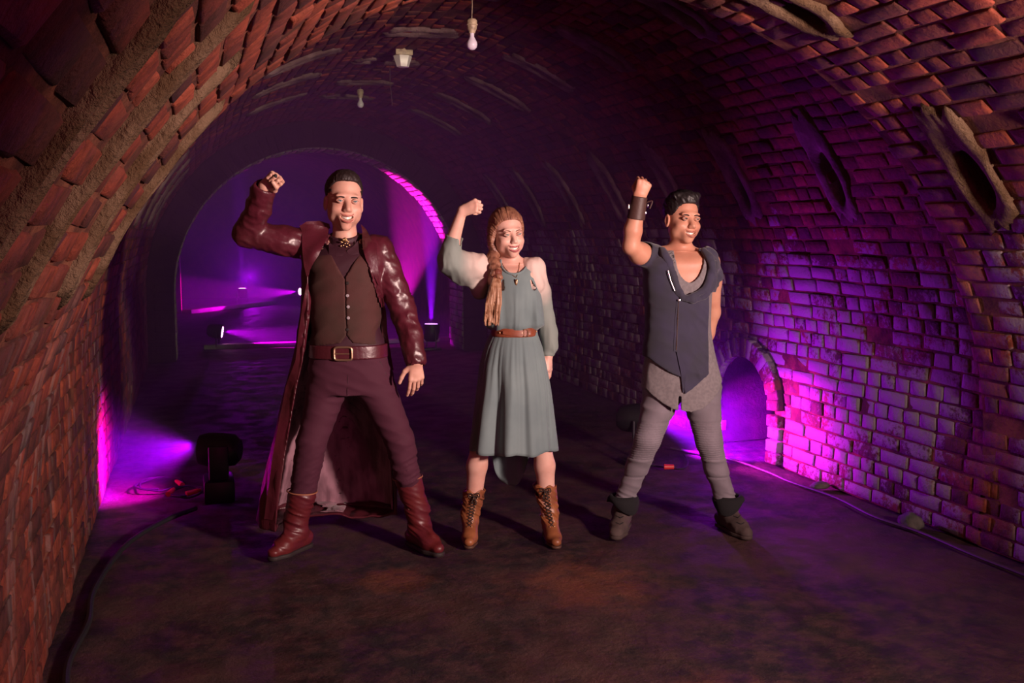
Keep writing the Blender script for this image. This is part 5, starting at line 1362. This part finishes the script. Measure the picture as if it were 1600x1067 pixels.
# ---------------------------------------------------------------- lamps on the vault
def ceiling_z(x, zn=FAR): return zn['z0'] + math.sqrt(zn['R'] ** 2 - (x - CX) ** 2)
def bulb(x, y, drop, label, s=1.0):
    root = empty('light_bulb', (x, y, ceiling_z(x))); tag(root, label, 'light bulb')
    b = MB(); b.tube([(0, 0, .02), (.003, 0, -drop * .5), (0, 0, -drop)], .0022 * s, 6); b.build('cord', M_CREAM, root)
    b = MB(); b.lathe([(.001, 0), (.024, -.002), (.031, -.012), (.030, -.028), (.033, -.030), (.033, -.036), (.029, -.038), (.027, -.058), (.020, -.070), (.019, -.080), (.001, -.081)], (0, 0, -drop), n=24)
    b.build('lamp_socket', M_CREAM, root)
    b = MB(); b.lathe([(.013, -.078), (.0135, -.10), (.022, -.115), (.0295, -.130), (.031, -.143), (.027, -.159), (.015, -.170), (.001, -.173)], (0, 0, -drop), n=24)
    b.build('bulb_glass', M_GLASSW, root)
bulb(1.55, 5.6, .16, 'unlit round bulb hanging on a cord from a cream socket, nearest ceiling lamp')
bulb(1.55, 9.54, .02, 'small dim bulb close to the vault, farthest of the ceiling lamps')
root = empty('ceiling_lantern', (1.55, 7.55, ceiling_z(1.55))); tag(root, 'white tapered glass lantern fixed to the vault behind the hanging bulb', 'ceiling lamp')
b = MB(); b.box((0, 0, -.02), (.13, .13, .05), bev=.006); b.build('mounting_block', M_CREAM, root)
b = MB(); b.lathe([(.068, -.042), (.070, -.05), (.045, -.125), (.001, -.127)], n=6); b.build('glass_shade', M_SHADE, root)
_m = MB(); _m.tube([(1.50, 7.8, 2.82), (1.502, 7.81, 2.7), (1.515, 7.8, 2.52)], .003, 6)
tag(_m.build('hanging_wire', M_CABLE2), 'thin bare wire dangling below the glass lantern', 'wire')

# ---------------------------------------------------------------- cables and rubble
def cable(pts, r, label, m, n=8):
    b = MB(); b.tube(spline(pts, n), r, 8); o = b.build('cable', m); tag(o, label, 'cable'); return o
cable([(-.47, 1.6, .008), (-.46, 2.5, .008), (-.43, 3.2, .01), (-.47, 3.7, .008), (-.44, 4.1, .008), (-.45, 4.5, .008), (-.36, 5.1, .01), (-.18, 5.5, .01), (-.03, 5.68, .012)], .013, 'thick black cable running along the floor by the left wall', M_CABLE)
cable([(3.2, 6.3, .01), (3.42, 5.9, .008), (3.47, 5.5, .008), (3.46, 5.2, .01), (3.50, 4.8, .01), (3.46, 4.4, .01), (3.50, 4.1, .01), (3.49, 3.7, .01), (3.50, 3.3, .01), (3.44, 2.8, .01), (3.5, 2.2, .01)], .009, 'thin grey brown cable lying along the foot of the right wall', M_CABLE2)
for k, (cx_, cy_, r_, lab) in enumerate(((-.08, 6.05, .10, 'looped cable beside the moving head light, nearer coil'), (-.24, 6.3, .13, 'looped cable in the violet light, farther coil'))):
    pts = [(cx_ + r_ * (1 + .15 * math.sin(1.7 * t + k)) * math.cos(t), cy_ + r_ * 1.2 * math.sin(t), .012 + .012 * abs(math.sin(t * 1.3))) for t in np.linspace(0, 11, 26)]
    cable(pts, .006, lab, M_CABLE, 3)
for x, y, a in ((-.05, 5.98, .4), (-.12, 6.22, 2.0), (-.17, 6.02, 1.2)):
    b = MB(); d = Vector((math.cos(a), math.sin(a), .1)) * .035
    b.cyl(Vector((x, y, .03)) - d, Vector((x, y, .03)) + d, .016, .014, 12); b.cyl(Vector((x, y, .03)) + d, Vector((x, y, .03)) + d * 1.5, .011, .010, 12)
    tag(b.build('plug', M_RED), {-.05: 'red plug touching the moving head light base', -.12: 'red plug lying farthest back in the cable tangle', -.17: 'red plug nearest the left wall in the cable tangle'}[x], 'plug')
b = MB(); b.cyl((2.86, 5.72, .03), (2.92, 5.70, .03), .018, .016, 12)
tag(b.build('plug', M_RED), 'red plug on the floor behind the man in grey', 'plug')
cable([(2.80, 5.9, .01), (2.90, 5.80, .008), (2.98, 5.70, .012), (3.1, 5.85, .01), (3.2, 6.1, .01)], .006, 'short black lead on the floor behind the man in grey', M_CABLE)
def stone(loc, d, label, m, seed):
    bm = bmesh.new(); bmesh.ops.create_icosphere(bm, subdivisions=3, radius=1)
    for v in bm.verts:
        v.co *= 1 + .22 * mnoise.noise(v.co * 1.6 + Vector((seed, 0, 0))) + .08 * mnoise.noise(v.co * 5 + Vector((seed, 3, 0)))
        v.co.x *= d[0]; v.co.y *= d[1]; v.co.z = max(v.co.z, -.55) * d[2]
    me = bpy.data.meshes.new('stone'); bm.to_mesh(me); bm.free()
    for p in me.polygons: p.use_smooth = True
    o = obj('stone', me, m); o.location = loc; tag(o, label, 'stone'); return o
M_STONE = mat('mossy_stone', (.05, .055, .045), .9, bump=(30, .8, .01), var=(9, (.12, .10, .09), .4, .65))
stone((3.55, 4.22, .022), (.055, .07, .050), 'dark rounded stone at the foot of the right wall', M_STONE, 1)
stone((3.56, 3.3, .012), (.035, .03, .022), 'small brown lump beside the cable near the right edge', M_STONE, 5)
stone((3.57, 5.05, .015), (.06, .04, .025), 'small dark lump by the lit right wall', M_STONE, 8)
